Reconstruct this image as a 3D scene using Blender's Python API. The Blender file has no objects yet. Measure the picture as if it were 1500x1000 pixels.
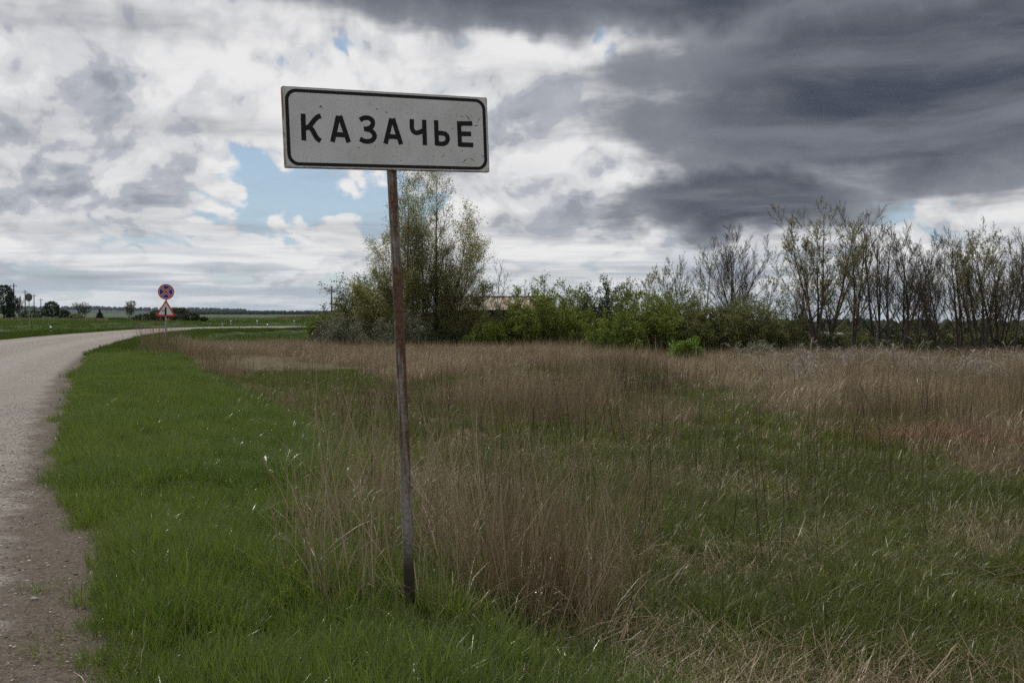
import bpy, bmesh, math, random
import numpy as np
from mathutils import Vector, Matrix

scene = bpy.context.scene
COL = scene.collection
R = math.radians

# ------------------------------------------------------------------ camera
cam_d = bpy.data.cameras.new('camera')
cam_d.lens = 35.0; cam_d.sensor_width = 36.0
cam_d.clip_start = 0.05; cam_d.clip_end = 40000
cam = bpy.data.objects.new('camera', cam_d); COL.objects.link(cam)
cam.location = (0, 0, 1.5)
cam.rotation_euler = (R(90 - 1.455), 0, 0)
scene.camera = cam

# ------------------------------------------------------------------ exposure
scene.view_settings.view_transform = 'Standard'
scene.view_settings.look = 'None'
scene.view_settings.exposure = 0.0
scene.view_settings.gamma = 1.0
scene.view_settings.use_curve_mapping = False
scene.cycles.max_bounces = 3
scene.cycles.diffuse_bounces = 2
scene.cycles.transmission_bounces = 4
scene.cycles.volume_bounces = 0
scene.cycles.use_denoising = False
scene.cycles.sample_clamp_indirect = 4.0
scene.cycles.use_adaptive_sampling = True
scene.cycles.adaptive_threshold = 0.022
scene.cycles.adaptive_min_samples = 48

# ------------------------------------------------------------------ sun
SUN_EL, SUN_AZ = 56.0, -34.0            # degrees; azimuth measured from +Y towards +X
sun_d = bpy.data.lights.new('sun', 'SUN')
sun_d.energy = 4.2; sun_d.angle = R(1.2); sun_d.color = (1.0, 0.95, 0.88)
sun = bpy.data.objects.new('sun', sun_d); COL.objects.link(sun)
sdir = Vector((math.sin(R(SUN_AZ)) * math.cos(R(SUN_EL)), math.cos(R(SUN_AZ)) * math.cos(R(SUN_EL)), math.sin(R(SUN_EL))))
sun.rotation_euler = sdir.to_track_quat('Z', 'Y').to_euler()
sun.location = sdir * 60

# ------------------------------------------------------------------ shader maths helper
class N:
    """wraps a node tree; sockets are combined with plain functions"""
    def __init__(s, nt): s.nt = nt; s.n = nt.nodes; s.l = nt.links
    def put(s, node, key, v):
        if v is None: return
        sock = node.inputs[key]
        if hasattr(v, 'is_output'): s.l.new(v, sock)
        else: sock.default_value = v
    def m(s, op, a, b=None, c=None, clamp=False):
        nd = s.n.new('ShaderNodeMath'); nd.operation = op; nd.use_clamp = clamp
        s.put(nd, 0, a); s.put(nd, 1, b); s.put(nd, 2, c); return nd.outputs[0]
    def add(s, a, b): return s.m('ADD', a, b)
    def sub(s, a, b): return s.m('SUBTRACT', a, b)
    def mul(s, a, b): return s.m('MULTIPLY', a, b)
    def sstep(s, v, lo, hi, a=0.0, b=1.0):
        nd = s.n.new('ShaderNodeMapRange'); nd.interpolation_type = 'SMOOTHSTEP'
        s.put(nd, 0, v); s.put(nd, 1, lo); s.put(nd, 2, hi); s.put(nd, 3, a); s.put(nd, 4, b); return nd.outputs[0]
    def lin(s, v, lo, hi, a=0.0, b=1.0):
        nd = s.n.new('ShaderNodeMapRange'); s.put(nd, 0, v); s.put(nd, 1, lo); s.put(nd, 2, hi); s.put(nd, 3, a); s.put(nd, 4, b); return nd.outputs[0]
    def xyz(s, x, y, z):
        nd = s.n.new('ShaderNodeCombineXYZ'); s.put(nd, 0, x); s.put(nd, 1, y); s.put(nd, 2, z); return nd.outputs[0]
    def sep(s, v):
        nd = s.n.new('ShaderNodeSeparateXYZ'); s.put(nd, 0, v); return nd.outputs
    def vadd(s, a, b):
        nd = s.n.new('ShaderNodeVectorMath'); nd.operation = 'ADD'; s.put(nd, 0, a); s.put(nd, 1, b); return nd.outputs[0]
    def vmul(s, a, b):
        nd = s.n.new('ShaderNodeVectorMath'); nd.operation = 'MULTIPLY'; s.put(nd, 0, a); s.put(nd, 1, b); return nd.outputs[0]
    def noise(s, vec, scale=1.0, detail=4.0, rough=0.5, lac=2.0, dist=0.0, out=0):
        nd = s.n.new('ShaderNodeTexNoise'); s.put(nd, 'Vector', vec)
        nd.inputs['Scale'].default_value = scale; nd.inputs['Detail'].default_value = detail
        nd.inputs['Roughness'].default_value = rough; nd.inputs['Lacunarity'].default_value = lac
        nd.inputs['Distortion'].default_value = dist; return nd.outputs[out]
    def voro(s, vec, scale=1.0, feature='F1', out=0):
        nd = s.n.new('ShaderNodeTexVoronoi'); nd.feature = feature; s.put(nd, 'Vector', vec); nd.inputs['Scale'].default_value = scale; return nd.outputs[out]
    def mix(s, f, a, b):
        nd = s.n.new('ShaderNodeMix'); nd.data_type = 'RGBA'; s.put(nd, 0, f)
        for k, v in ((6, a), (7, b)):
            if not hasattr(v, 'is_output') and len(v) == 3: v = tuple(v) + (1.0,)
            s.put(nd, k, v)
        return nd.outputs[2]
    def mixf(s, f, a, b):
        nd = s.n.new('ShaderNodeMix'); nd.data_type = 'FLOAT'; s.put(nd, 0, f); s.put(nd, 2, a); s.put(nd, 3, b); return nd.outputs[0]
    def attr(s, name, kind='GEOMETRY', out='Fac'):
        nd = s.n.new('ShaderNodeAttribute'); nd.attribute_name = name; nd.attribute_type = kind; return nd.outputs[out]

# ------------------------------------------------------------------ sky: blue Nishita air with broken cumulus and a dark rain cloud
world = bpy.data.worlds.new('World'); scene.world = world; world.use_nodes = True
def build_sky():
    nt = world.node_tree; nt.nodes.clear(); k = N(nt)
    out = nt.nodes.new('ShaderNodeOutputWorld'); bg = nt.nodes.new('ShaderNodeBackground')
    nt.links.new(bg.outputs[0], out.inputs[0])
    sky = nt.nodes.new('ShaderNodeTexSky'); sky.sky_type = 'NISHITA'; sky.sun_disc = False
    sky.sun_elevation = R(SUN_EL); sky.sun_rotation = R(SUN_AZ)
    sky.air_density = 1.0; sky.dust_density = 0.2; sky.ozone_density = 2.0; sky.altitude = 150
    tc = nt.nodes.new('ShaderNodeTexCoord'); D = tc.outputs['Generated']
    x, y, z = k.sep(D)
    zc = k.m('MAXIMUM', z, 0.0)
    # cloud coordinates: the height is compressed towards the horizon as a receding cloud deck is
    lz = k.m('LOGARITHM', k.add(zc, 0.075), math.e)
    hor = k.sstep(zc, 0.0, 0.16, 1.9, 1.0)                 # clouds look smaller far away
    P = k.xyz(k.mul(x, 1.0), k.mul(y, 1.0), k.mul(lz, 0.30))
    warp = k.noise(P, 5.0, 2.0, 0.55, out=1)
    Pw = k.vadd(P, k.vmul(k.vadd(warp, (-0.5, -0.5, -0.5)), (0.10, 0.10, 0.07)))
    # azimuth (deg) and elevation (deg) with a ragged edge, used for the large layout
    rag = k.noise(P, 9.0, 4.0, 0.6, out=1); rx, ry, rz = k.sep(rag)
    A = k.mul(k.m('ARCTAN2', x, y), 57.2958)
    E = k.mul(k.m('ARCSINE', z), 57.2958)
    Ar = k.add(A, k.mul(k.sub(rx, 0.5), 9.0)); Er = k.add(E, k.mul(k.sub(rz, 0.5), 5.0))
    def blob(ax, el, ra, re, a_=Ar, e_=Er, soft=1.0):
        dx = k.mul(k.sub(a_, ax), 1.0 / ra); dy = k.mul(k.sub(e_, el), 1.0 / re)
        d2 = k.add(k.mul(dx, dx), k.mul(dy, dy))
        return k.m('SUBTRACT', 1.0, d2)                      # 1 in the middle, 0 on the ellipse
    # --- cumulus field
    def dens(off, det=7.0, vd=3):
        v = k.vadd(Pw, off)
        big = k.noise(v, 5.5, 2.0, 0.5)
        fine = k.noise(v, 12.5, det, 0.62)
        bil = None                                            # rounded billows with dark creases between them
        for sc_, w_ in ((11.0, 1.0), (24.0, 0.55), (52.0, 0.3))[:vd]:
            b_ = k.mul(k.m('ABSOLUTE', k.sub(k.noise(v, sc_, 0.0, 0.5), 0.5)), w_)
            bil = b_ if bil is None else k.add(bil, b_)
        bil = k.mul(bil, {1: 1.55, 2: 1.1, 3: 0.95}[vd])
        return k.add(k.mul(big, 0.45), k.add(k.mul(fine, 0.46), k.mul(bil, 0.56)))
    d0 = dens((0, 0, 0)); d1 = dens((-0.006, 0.0, 0.020), 4.0, 3); d2 = dens((-0.012, 0.0, 0.055), 2.0, 1)
    gap = k.m('MAXIMUM', blob(-12.0, 7.0, 4.6, 3.2), 0.0)
    gap = k.m('MAXIMUM', gap, k.mul(k.m('MAXIMUM', blob(-7.2, 6.4, 4.0, 3.8), 0.0), 0.95))
    gap = k.m('MAXIMUM', gap, k.mul(k.m('MAXIMUM', blob(-10.4, 14.4, 3.0, 0.8), 0.0), 0.40))
    gap = k.m('MAXIMUM', gap, k.mul(k.m('MAXIMUM', blob(18.5, 6.0, 6.0, 1.3), 0.0), 1.2))
    thick = k.m('MAXIMUM', blob(-24.0, 8.6, 9.0, 4.6), 0.0)   # grey bellied heap on the left
    thick = k.m('MAXIMUM', thick, k.mul(k.m('MAXIMUM', blob(3.0, 9.0, 8.0, 5.0), 0.0), 0.5))
    cov = k.add(k.sub(d0, k.mul(gap, 0.19)), k.mul(thick, 0.09))
    cov = k.add(cov, k.sstep(E, 0.0, 12.0, 0.008, 0.060))
    cov = k.add(cov, k.mul(k.m('MAXIMUM', blob(2.5, 6.5, 7.0, 4.5), 0.0), 0.11))
    cov = k.add(cov, k.mul(k.m('MAXIMUM', blob(-20.0, 13.5, 8.0, 4.0), 0.0), 0.08))
    cl = k.sstep(cov, 0.465, 0.535)
    # shading: bright where the cloud thins towards the sun (up and left), grey in its belly
    def puff(off):
        v = k.vadd(Pw, off); return k.noise(v, 17.0, 4.0, 0.58)
    p0 = puff((0, 0, 0)); p1 = puff((-0.004, 0.0, 0.016))
    rel = k.add(k.mul(k.sub(d0, d1), 1.0), k.mul(k.sub(d0, d2), 1.1))
    rel = k.add(rel, k.mul(k.sub(p0, p1), 0.85))
    lit = k.lin(rel, -0.30, 0.24)
    body = k.sstep(cov, 0.50, 0.74)
    lit = k.m('MULTIPLY_ADD', body, -0.20, k.add(lit, 0.17))
    lit = k.m('ADD', lit, k.mul(thick, -0.46))
    patch = k.noise(k.vadd(k.xyz(x, y, k.mul(lz, 0.75)), k.vmul(warp, (0.12, 0.12, 0.10))), 5.2, 3.0, 0.5)
    lit = k.m('ADD', lit, k.mul(k.sub(patch, 0.52), 1.0))
    lit = k.m('ADD', lit, k.mul(k.sub(k.noise(Pw, 26.0, 5.0, 0.62), 0.5), 0.42))
    lit = k.sstep(lit, -0.50, 1.08)                       # no flat greys or whites
    ramp = nt.nodes.new('ShaderNodeValToRGB'); nt.links.new(lit, ramp.inputs[0])
    cr = ramp.color_ramp; cr.interpolation = 'EASE'
    cr.elements[0].position = 0.0; cr.elements[0].color = (0.275, 0.295, 0.345, 1)
    cr.elements[1].position = 1.0; cr.elements[1].color = (0.84, 0.835, 0.83, 1)
    e = cr.elements.new(0.38); e.color = (0.46, 0.475, 0.52, 1)
    e = cr.elements.new(0.62); e.color = (0.66, 0.665, 0.68, 1)
    blue = k.mix(0.5, k.vmul(sky.outputs[0], (0.085, 0.085, 0.085)), (0.44, 0.545, 0.66))          # thin milky veil over the blue
    c = k.mix(k.mul(cl, 0.97), blue, ramp.outputs[0])
    # --- thin grey-blue streaks and milky air low over the horizon
    S = k.xyz(k.mul(x, 1.6), k.mul(y, 1.6), k.mul(lz, 3.2))
    st = k.noise(k.vadd(S, k.vmul(warp, (0.15, 0.15, 0.3))), 2.6, 5.0, 0.6)
    low = k.sstep(E, 6.0, 0.8)
    stm = k.mul(k.sstep(st, 0.42, 0.60), k.mul(low, 0.85))
    c = k.mix(stm, c, (0.335, 0.39, 0.465))
    c = k.mix(k.mul(k.sstep(E, 4.2, -0.5), 0.62), c, (0.50, 0.555, 0.61))
    # --- dark rain cloud: upper right and on overhead
    dk = k.mul(blob(22.5, 12.2, 18.0, 6.4), 1.35)
    dk = k.m('SMOOTH_MAX', dk, k.mul(blob(13.5, 6.5, 8.0, 2.5), 1.2), 0.4)
    dk = k.m('SMOOTH_MAX', dk, k.mul(blob(8.0, 19.6, 27.0, 4.6), 1.5), 0.3)
    overhead = k.mul(k.sstep(E, 17.0, 30.0), k.lin(k.noise(Pw, 2.0, 4.0, 0.55), 0.35, 0.65, -0.3, 0.9))
    dk = k.m('SMOOTH_MAX', dk, k.sub(overhead, 0.25), 0.3)
    L = k.xyz(k.mul(x, 1.1), k.mul(y, 1.1), k.mul(lz, 1.9))
    lay = k.noise(k.vadd(L, k.vmul(warp, (0.25, 0.25, 0.22))), 3.4, 6.0, 0.55)
    dk = k.add(dk, k.mul(k.sub(lay, 0.5), 1.7))
    dm = k.sstep(dk, -0.30, 0.42)
    dc = k.mix(k.sstep(lay, 0.33, 0.70), (0.060, 0.071, 0.100), (0.185, 0.200, 0.236))
    dc = k.mix(k.sstep(dk, 1.05, 0.05), dc, (0.27, 0.285, 0.32))
    c = k.mix(dm, c, dc)
    # below the horizon: the same milky air
    c = k.mix(k.sstep(E, 0.3, -0.6), c, (0.42, 0.46, 0.50))
    nt.links.new(c, bg.inputs[0]); bg.inputs[1].default_value = 1.0
    world.cycles.sampling_method = 'MANUAL'; world.cycles.sample_map_resolution = 512
build_sky()

# ------------------------------------------------------------------ general helpers
rng = np.random.default_rng(7)
def sst(a, b, v):
    t = np.clip((np.asarray(v, float) - a) / (b - a), 0, 1); return t * t * (3 - 2 * t)
_perm = np.random.default_rng(3).random((256, 256))
def vnoise(x, y):
    x = np.asarray(x, float); y = np.asarray(y, float)
    xi = np.floor(x).astype(int); yi = np.floor(y).astype(int); fx = x - xi; fy = y - yi
    fx = fx * fx * (3 - 2 * fx); fy = fy * fy * (3 - 2 * fy)
    g = lambda a, b: _perm[a & 255, b & 255]
    return (g(xi, yi) * (1 - fx) + g(xi + 1, yi) * fx) * (1 - fy) + (g(xi, yi + 1) * (1 - fx) + g(xi + 1, yi + 1) * fx) * fy
def fbm(x, y, o=4):
    t = 0; a = 0.5; n = 0
    for i in range(o):
        t = t + a * vnoise(np.asarray(x) * 2 ** i + 17.3 * i, np.asarray(y) * 2 ** i + 5.1 * i); n += a; a *= 0.5
    return t / n

def mesh_np(name, V, F, mats=(), smooth=False, attrs=None):
    """V (n,3); F list of faces or (m,k) array"""
    me = bpy.data.meshes.new(name)
    V = np.asarray(V, np.float32)
    if isinstance(F, np.ndarray):
        m, k = F.shape
        me.vertices.add(len(V)); me.vertices.foreach_set('co', V.ravel())
        me.loops.add(m * k); me.loops.foreach_set('vertex_index', F.astype(np.int32).ravel())
        me.polygons.add(m); me.polygons.foreach_set('loop_start', np.arange(0, m * k, k, dtype=np.int32))
    else:
        me.from_pydata([tuple(v) for v in V], [], [tuple(f) for f in F])
    for a, vals in (attrs or {}).items():
        at = me.attributes.new(a, 'FLOAT', 'POINT'); at.data.foreach_set('value', np.asarray(vals, np.float32))
    for mt in mats: me.materials.append(mt)
    if smooth and len(me.polygons): me.polygons.foreach_set('use_smooth', np.ones(len(me.polygons), bool))
    me.update(calc_edges=True); me.validate(); return me
def link(name, me, parent=None, loc=None, rot=None):
    o = bpy.data.objects.new(name, me); COL.objects.link(o)
    if parent is not None: o.parent = parent
    if loc is not None: o.location = loc
    if rot is not None: o.rotation_euler = rot
    return o
def tag(o, label=None, cat=None, group=None, kind=None):
    if label: o['label'] = label
    if cat: o['category'] = cat
    if group: o['group'] = group
    if kind: o['kind'] = kind
    return o
def thing(name, label, cat, loc=(0, 0, 0), rot=(0, 0, 0), group=None):
    o = bpy.data.objects.new(name, None); COL.objects.link(o); o.empty_display_size = 0.2
    o.location = loc; o.rotation_euler = rot
    return tag(o, label, cat, group)

def box(cx, cy, cz, sx, sy, sz):
    V = np.array([(a, b, c) for a in (-.5, .5) for b in (-.5, .5) for c in (-.5, .5)]) * (sx, sy, sz) + (cx, cy, cz)
    F = np.array([(0, 1, 3, 2), (4, 6, 7, 5), (0, 4, 5, 1), (2, 3, 7, 6), (0, 2, 6, 4), (1, 5, 7, 3)])
    return V, F
def cat(parts):
    Vs, Fs, n = [], [], 0
    for V, F in parts:
        Vs.append(V); Fs.append(np.asarray(F) + n); n += len(V)
    return np.concatenate(Vs), np.concatenate(Fs)
def tube(P, Rr, k=6, close=False):
    P = np.asarray(P, float); n = len(P); Rr = np.broadcast_to(np.asarray(Rr, float), (n,))
    T = np.gradient(P, axis=0); T /= np.linalg.norm(T, axis=1)[:, None] + 1e-9
    ref = np.where(np.abs(T[:, 2:3]) > 0.9, np.array([[1., 0, 0]]), np.array([[0, 0, 1.]]))
    if n > 1: ref = np.repeat(ref[:1], n, 0)
    U = np.cross(T, ref); U /= np.linalg.norm(U, axis=1)[:, None] + 1e-9
    W = np.cross(T, U)
    a = np.arange(k) * 2 * math.pi / k
    V = P[:, None] + Rr[:, None, None] * (np.cos(a)[None, :, None] * U[:, None] + np.sin(a)[None, :, None] * W[:, None])
    i = np.arange(n - 1)[:, None] * k; j = np.arange(k)[None]; j2 = (j + 1) % k
    F = np.stack([i + j, i + j2, i + k + j2, i + k + j], -1).reshape(-1, 4)
    return V.reshape(-1, 3), F
def lathe(prof, k=16):
    prof = np.asarray(prof, float); a = np.arange(k) * 2 * math.pi / k
    V = np.stack([prof[:, 0:1] * np.cos(a), prof[:, 0:1] * np.sin(a), np.repeat(prof[:, 1:2], k, 1)], -1)
    n = len(prof); i = np.arange(n - 1)[:, None] * k; j = np.arange(k)[None]; j2 = (j + 1) % k
    F = np.stack([i + j, i + j2, i + k + j2, i + k + j], -1).reshape(-1, 4)
    return V.reshape(-1, 3), F

# ------------------------------------------------------------------ materials
def material(name):
    m = bpy.data.materials.new(name); m.use_nodes = True; nt = m.node_tree; nt.nodes.clear()
    out = nt.nodes.new('ShaderNodeOutputMaterial'); return m, N(nt), out
def principled(k, out, col, rough=0.7, spec=0.3, metal=0.0, bump=None, bstr=0.3, bdist=0.01):
    p = k.n.new('ShaderNodeBsdfPrincipled'); k.l.new(p.outputs[0], out.inputs[0])
    if not hasattr(col, 'is_output') and len(col) == 3: col = tuple(col) + (1,)
    k.put(p, 'Base Color', col); k.put(p, 'Roughness', rough); k.put(p, 'Specular IOR Level', spec); k.put(p, 'Metallic', metal)
    if bump is not None:
        b = k.n.new('ShaderNodeBump'); b.inputs['Strength'].default_value = bstr; b.inputs['Distance'].default_value = bdist
        k.l.new(bump, b.inputs['Height']); k.l.new(b.outputs[0], p.inputs['Normal'])
    return p
def objco(k): return k.n.new('ShaderNodeTexCoord').outputs['Object']
def geoco(k): return k.n.new('ShaderNodeNewGeometry').outputs['Position']

def leaf_material(name, ca, cb, transl=0.35, rough=0.45, spec=0.35, inst=True, tip=None):
    """blades, leaves: tint per plant, variation per blade, light passing through"""
    m, k, out = material(name)
    t = k.attr('tint', 'INSTANCER') if inst else k.n.new('ShaderNodeObjectInfo').outputs['Random']
    br = k.attr('br')
    f = k.m('ADD', k.mul(t, 0.62), k.mul(br, 0.38), clamp=True)
    c = k.mix(f, ca, cb)
    if tip is not None: c = k.mix(k.mul(k.sstep(k.attr('along'), 0.55, 1.0), k.mul(br, 0.7)), c, tip)
    c = k.mix(k.mul(k.m('FRACT', k.mul(br, 7.31)), 0.5), c, tuple(v * 0.4 for v in ca))
    p = k.n.new('ShaderNodeBsdfPrincipled'); k.put(p, 'Base Color', c); k.put(p, 'Roughness', rough); k.put(p, 'Specular IOR Level', spec)
    if transl > 0:
        tr = k.n.new('ShaderNodeBsdfTranslucent'); k.put(tr, 'Color', c)
        mx = k.n.new('ShaderNodeMixShader'); mx.inputs[0].default_value = transl
        k.l.new(p.outputs[0], mx.inputs[1]); k.l.new(tr.outputs[0], mx.inputs[2]); k.l.new(mx.outputs[0], out.inputs[0])
    else: k.l.new(p.outputs[0], out.inputs[0])
    return m
def bark_material(name, ca, cb, scale=14.0):
    m, k, out = material(name); o = objco(k)
    n = k.noise(k.vmul(o, (1, 1, 0.25)), scale, 5, 0.6)
    r = k.n.new('ShaderNodeObjectInfo').outputs['Random']
    c = k.mix(k.sstep(n, 0.35, 0.68), ca, cb); c = k.mix(k.mul(r, 0.3), c, tuple(v * 0.6 for v in ca))
    principled(k, out, c, 0.9, 0.15, bump=n, bstr=0.5, bdist=0.02); return m
def paint_material(name, col, rough=0.5, spec=0.4, dirt=(0.10, 0.07, 0.045), amount=0.25, scale=9.0):
    m, k, out = material(name); o = objco(k)
    n = k.noise(o, scale, 6, 0.65)
    c = k.mix(k.mul(k.sstep(n, 0.52, 0.72), amount), col, dirt)
    principled(k, out, c, k.lin(n, 0.3, 0.7, rough - 0.08, rough + 0.12), spec); return m

# ------------------------------------------------------------------ the road's right-hand edge (seen from above), left of the camera, bending right far off
_edge = np.array([(14., -34), (4.9, -12), (0.9, -2.4), (-2.07, 4.07), (-2.73, 5.65), (-4.38, 9.23), (-6.5, 13.9), (-8.6, 18.7), (-12.6, 28.4),
                  (-18.6, 44.6), (-25.2, 66.3), (-30.0, 86.5), (-31.0, 97.0), (-29.6, 106.7), (-24.5, 115.5), (-15., 121.5), (0., 126.5), (25., 131.), (70., 136.), (160., 141.), (300., 146.), (520, 152.)])
def catmull(P, n=14):
    out = []
    Q = np.vstack([2 * P[0] - P[1], P, 2 * P[-1] - P[-2]])
    for i in range(1, len(Q) - 2):
        p0, p1, p2, p3 = Q[i - 1:i + 3]
        for t in np.arange(n) / n:
            out.append(0.5 * ((2 * p1) + (-p0 + p2) * t + (2 * p0 - 5 * p1 + 4 * p2 - p3) * t ** 2 + (-p0 + 3 * p1 - 3 * p2 + p3) * t ** 3))
    out.append(Q[-2]); return np.array(out)
EDGE = catmull(_edge)
for _ in range(12): EDGE[1:-1] = 0.25 * EDGE[:-2] + 0.5 * EDGE[1:-1] + 0.25 * EDGE[2:]
_t = np.gradient(EDGE, axis=0); _t /= np.linalg.norm(_t, axis=1)[:, None]
ENRM = np.stack([_t[:, 1], -_t[:, 0]], 1)            # points right, into the field
ARC = np.concatenate([[0], np.cumsum(np.linalg.norm(np.diff(EDGE, axis=0), axis=1))])
ROAD_W = 7.4
def road_s(x, y):
    """signed distance from the road's right edge: > 0 on the field side"""
    x = np.atleast_1d(np.asarray(x, float)).ravel(); y = np.atleast_1d(np.asarray(y, float)).ravel(); out = np.empty(len(x))
    for a in range(0, len(x), 20000):
        px = x[a:a + 20000, None]; py = y[a:a + 20000, None]
        d2 = (px - EDGE[None, :, 0]) ** 2 + (py - EDGE[None, :, 1]) ** 2; i = d2.argmin(1)
        v = np.stack([px[:, 0] - EDGE[i, 0], py[:, 0] - EDGE[i, 1]], 1)
        perp = (v * ENRM[i]).sum(1); along = np.sqrt(np.maximum(d2[np.arange(len(i)), i] - perp ** 2, 0))
        out[a:a + 20000] = np.where(np.abs(along) < 2.5, perp, np.sign(perp) * np.sqrt(d2[np.arange(len(i)), i]))
    return out
def verge_w(y): return 1.6 + 1.3 * sst(4, 11, y)
def height(x, y, s=None):
    x = np.atleast_1d(np.asarray(x, float)); y = np.atleast_1d(np.asarray(y, float))
    if s is None: s = road_s(x, y)
    r = np.hypot(x, y); th = np.degrees(np.arctan2(x, y))
    vw = verge_w(y); field = sst(vw - 0.3, vw + 1.7, s)
    z = -0.36 * field
    w = sst(0, 16, th) * sst(175, 120, th)
    z = z - np.interp(r, [0, 15, 60, 300, 1000, 4000, 9000, 14000], [0, 0, .35, 3.2, 11, 44, 95, 140]) * w
    hill = 0.42 + 0.62 * sst(-9, -24, th)
    far = np.interp(r, [0, 140, 250, 320, 500, 900, 2200, 3500, 6500, 9000, 14000], [0, 0, .35, .2, -3, -4, 6, 7, 40, 36, 20])
    ridge = 0.85 + 0.3 * fbm(th * 0.35 + 40, r * 0 + 3.0, 3)
    far = np.where(far > 7, 7 + (far - 7) * hill * ridge, far)
    z = z + far * (1 - w)
    z = z + 0.5 * sst(9, 35, -s) * (1 - w)
    rough = sst(0.4, 1.2, s) * (0.4 + 0.6 * field) + sst(8.6, 11, -s)
    z = z + rough * ((fbm(x * 0.9, y * 0.9, 3) - 0.5) * 0.10 + (fbm(x * 0.16 + 9, y * 0.16, 2) - 0.5) * 0.22 * np.minimum(1, r / 12))
    z = z - 0.04 * sst(0.55, 0.15, s) * sst(-8.3, -7.9, s)     # bed under the road
    return z

# ------------------------------------------------------------------ ground: one sheet out to the horizon
def build_ground():
    n = 330; u = np.linspace(-1, 1, n); b = 7.7; ax = 7.0 * np.sinh(b * u)
    vv = np.linspace(-0.62, 1, n); ay = 7.0 * np.sinh(b * vv) + 0
    X, Y = np.meshgrid(ax, ay); x = X.ravel(); y = Y.ravel(); s = road_s(x, y); z = height(x, y, s)
    i = np.arange(n - 1)[:, None] * n; j = np.arange(n - 1)[None]
    F = np.stack([i + j, i + j + 1, i + n + j + 1, i + n + j], -1).reshape(-1, 4)
    r = np.hypot(x, y)
    verge = np.where(s > 0, 1 - sst(verge_w(y) - 0.2, verge_w(y) + 1.0, s), 1.0)
    m, k, out = material('ground_soil'); P = geoco(k)
    n1 = k.noise(P, 1.3, 5, 0.6); n2 = k.noise(P, 9.0, 6, 0.7); n3 = k.noise(P, 0.004, 4, 0.6); n4 = k.noise(P, 0.25, 4, 0.55)
    soil = k.mix(k.sstep(n2, 0.38, 0.66), (0.050, 0.037, 0.026), (0.145, 0.108, 0.066))
    soil = k.mix(k.mul(k.sstep(n1, 0.42, 0.62), 0.6), soil, (0.045, 0.060, 0.022))
    grn = k.mix(k.sstep(n2, 0.3, 0.7), (0.020, 0.030, 0.010), (0.046, 0.066, 0.018))
    farc = k.mix(k.sstep(n3, 0.42, 0.55), (0.026, 0.050, 0.018), (0.040, 0.066, 0.023))
    farc = k.mix(k.mul(k.sstep(n4, 0.45, 0.7), 0.35), farc, (0.060, 0.058, 0.031))
    hillc = k.mix(k.sstep(k.noise(P, 0.0016, 5, 0.6), 0.40, 0.50), (0.036, 0.050, 0.024), (0.018, 0.026, 0.018))
    c = k.mix(k.attr('verge'), soil, grn); c = k.mix(k.attr('far'), c, farc); c = k.mix(k.attr('hill'), c, hillc)
    principled(k, out, c, 0.95, 0.1, bump=k.add(n2, k.mul(n1, 2.0)), bstr=0.6, bdist=0.03)
    me = mesh_np('ground', np.stack([x, y, z], 1), F, [m], True,
                 {'verge': verge, 'far': sst(55, 105, r), 'hill': sst(2600, 4200, r)})
    tag(link('ground', me), kind='structure')
build_ground()

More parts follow.
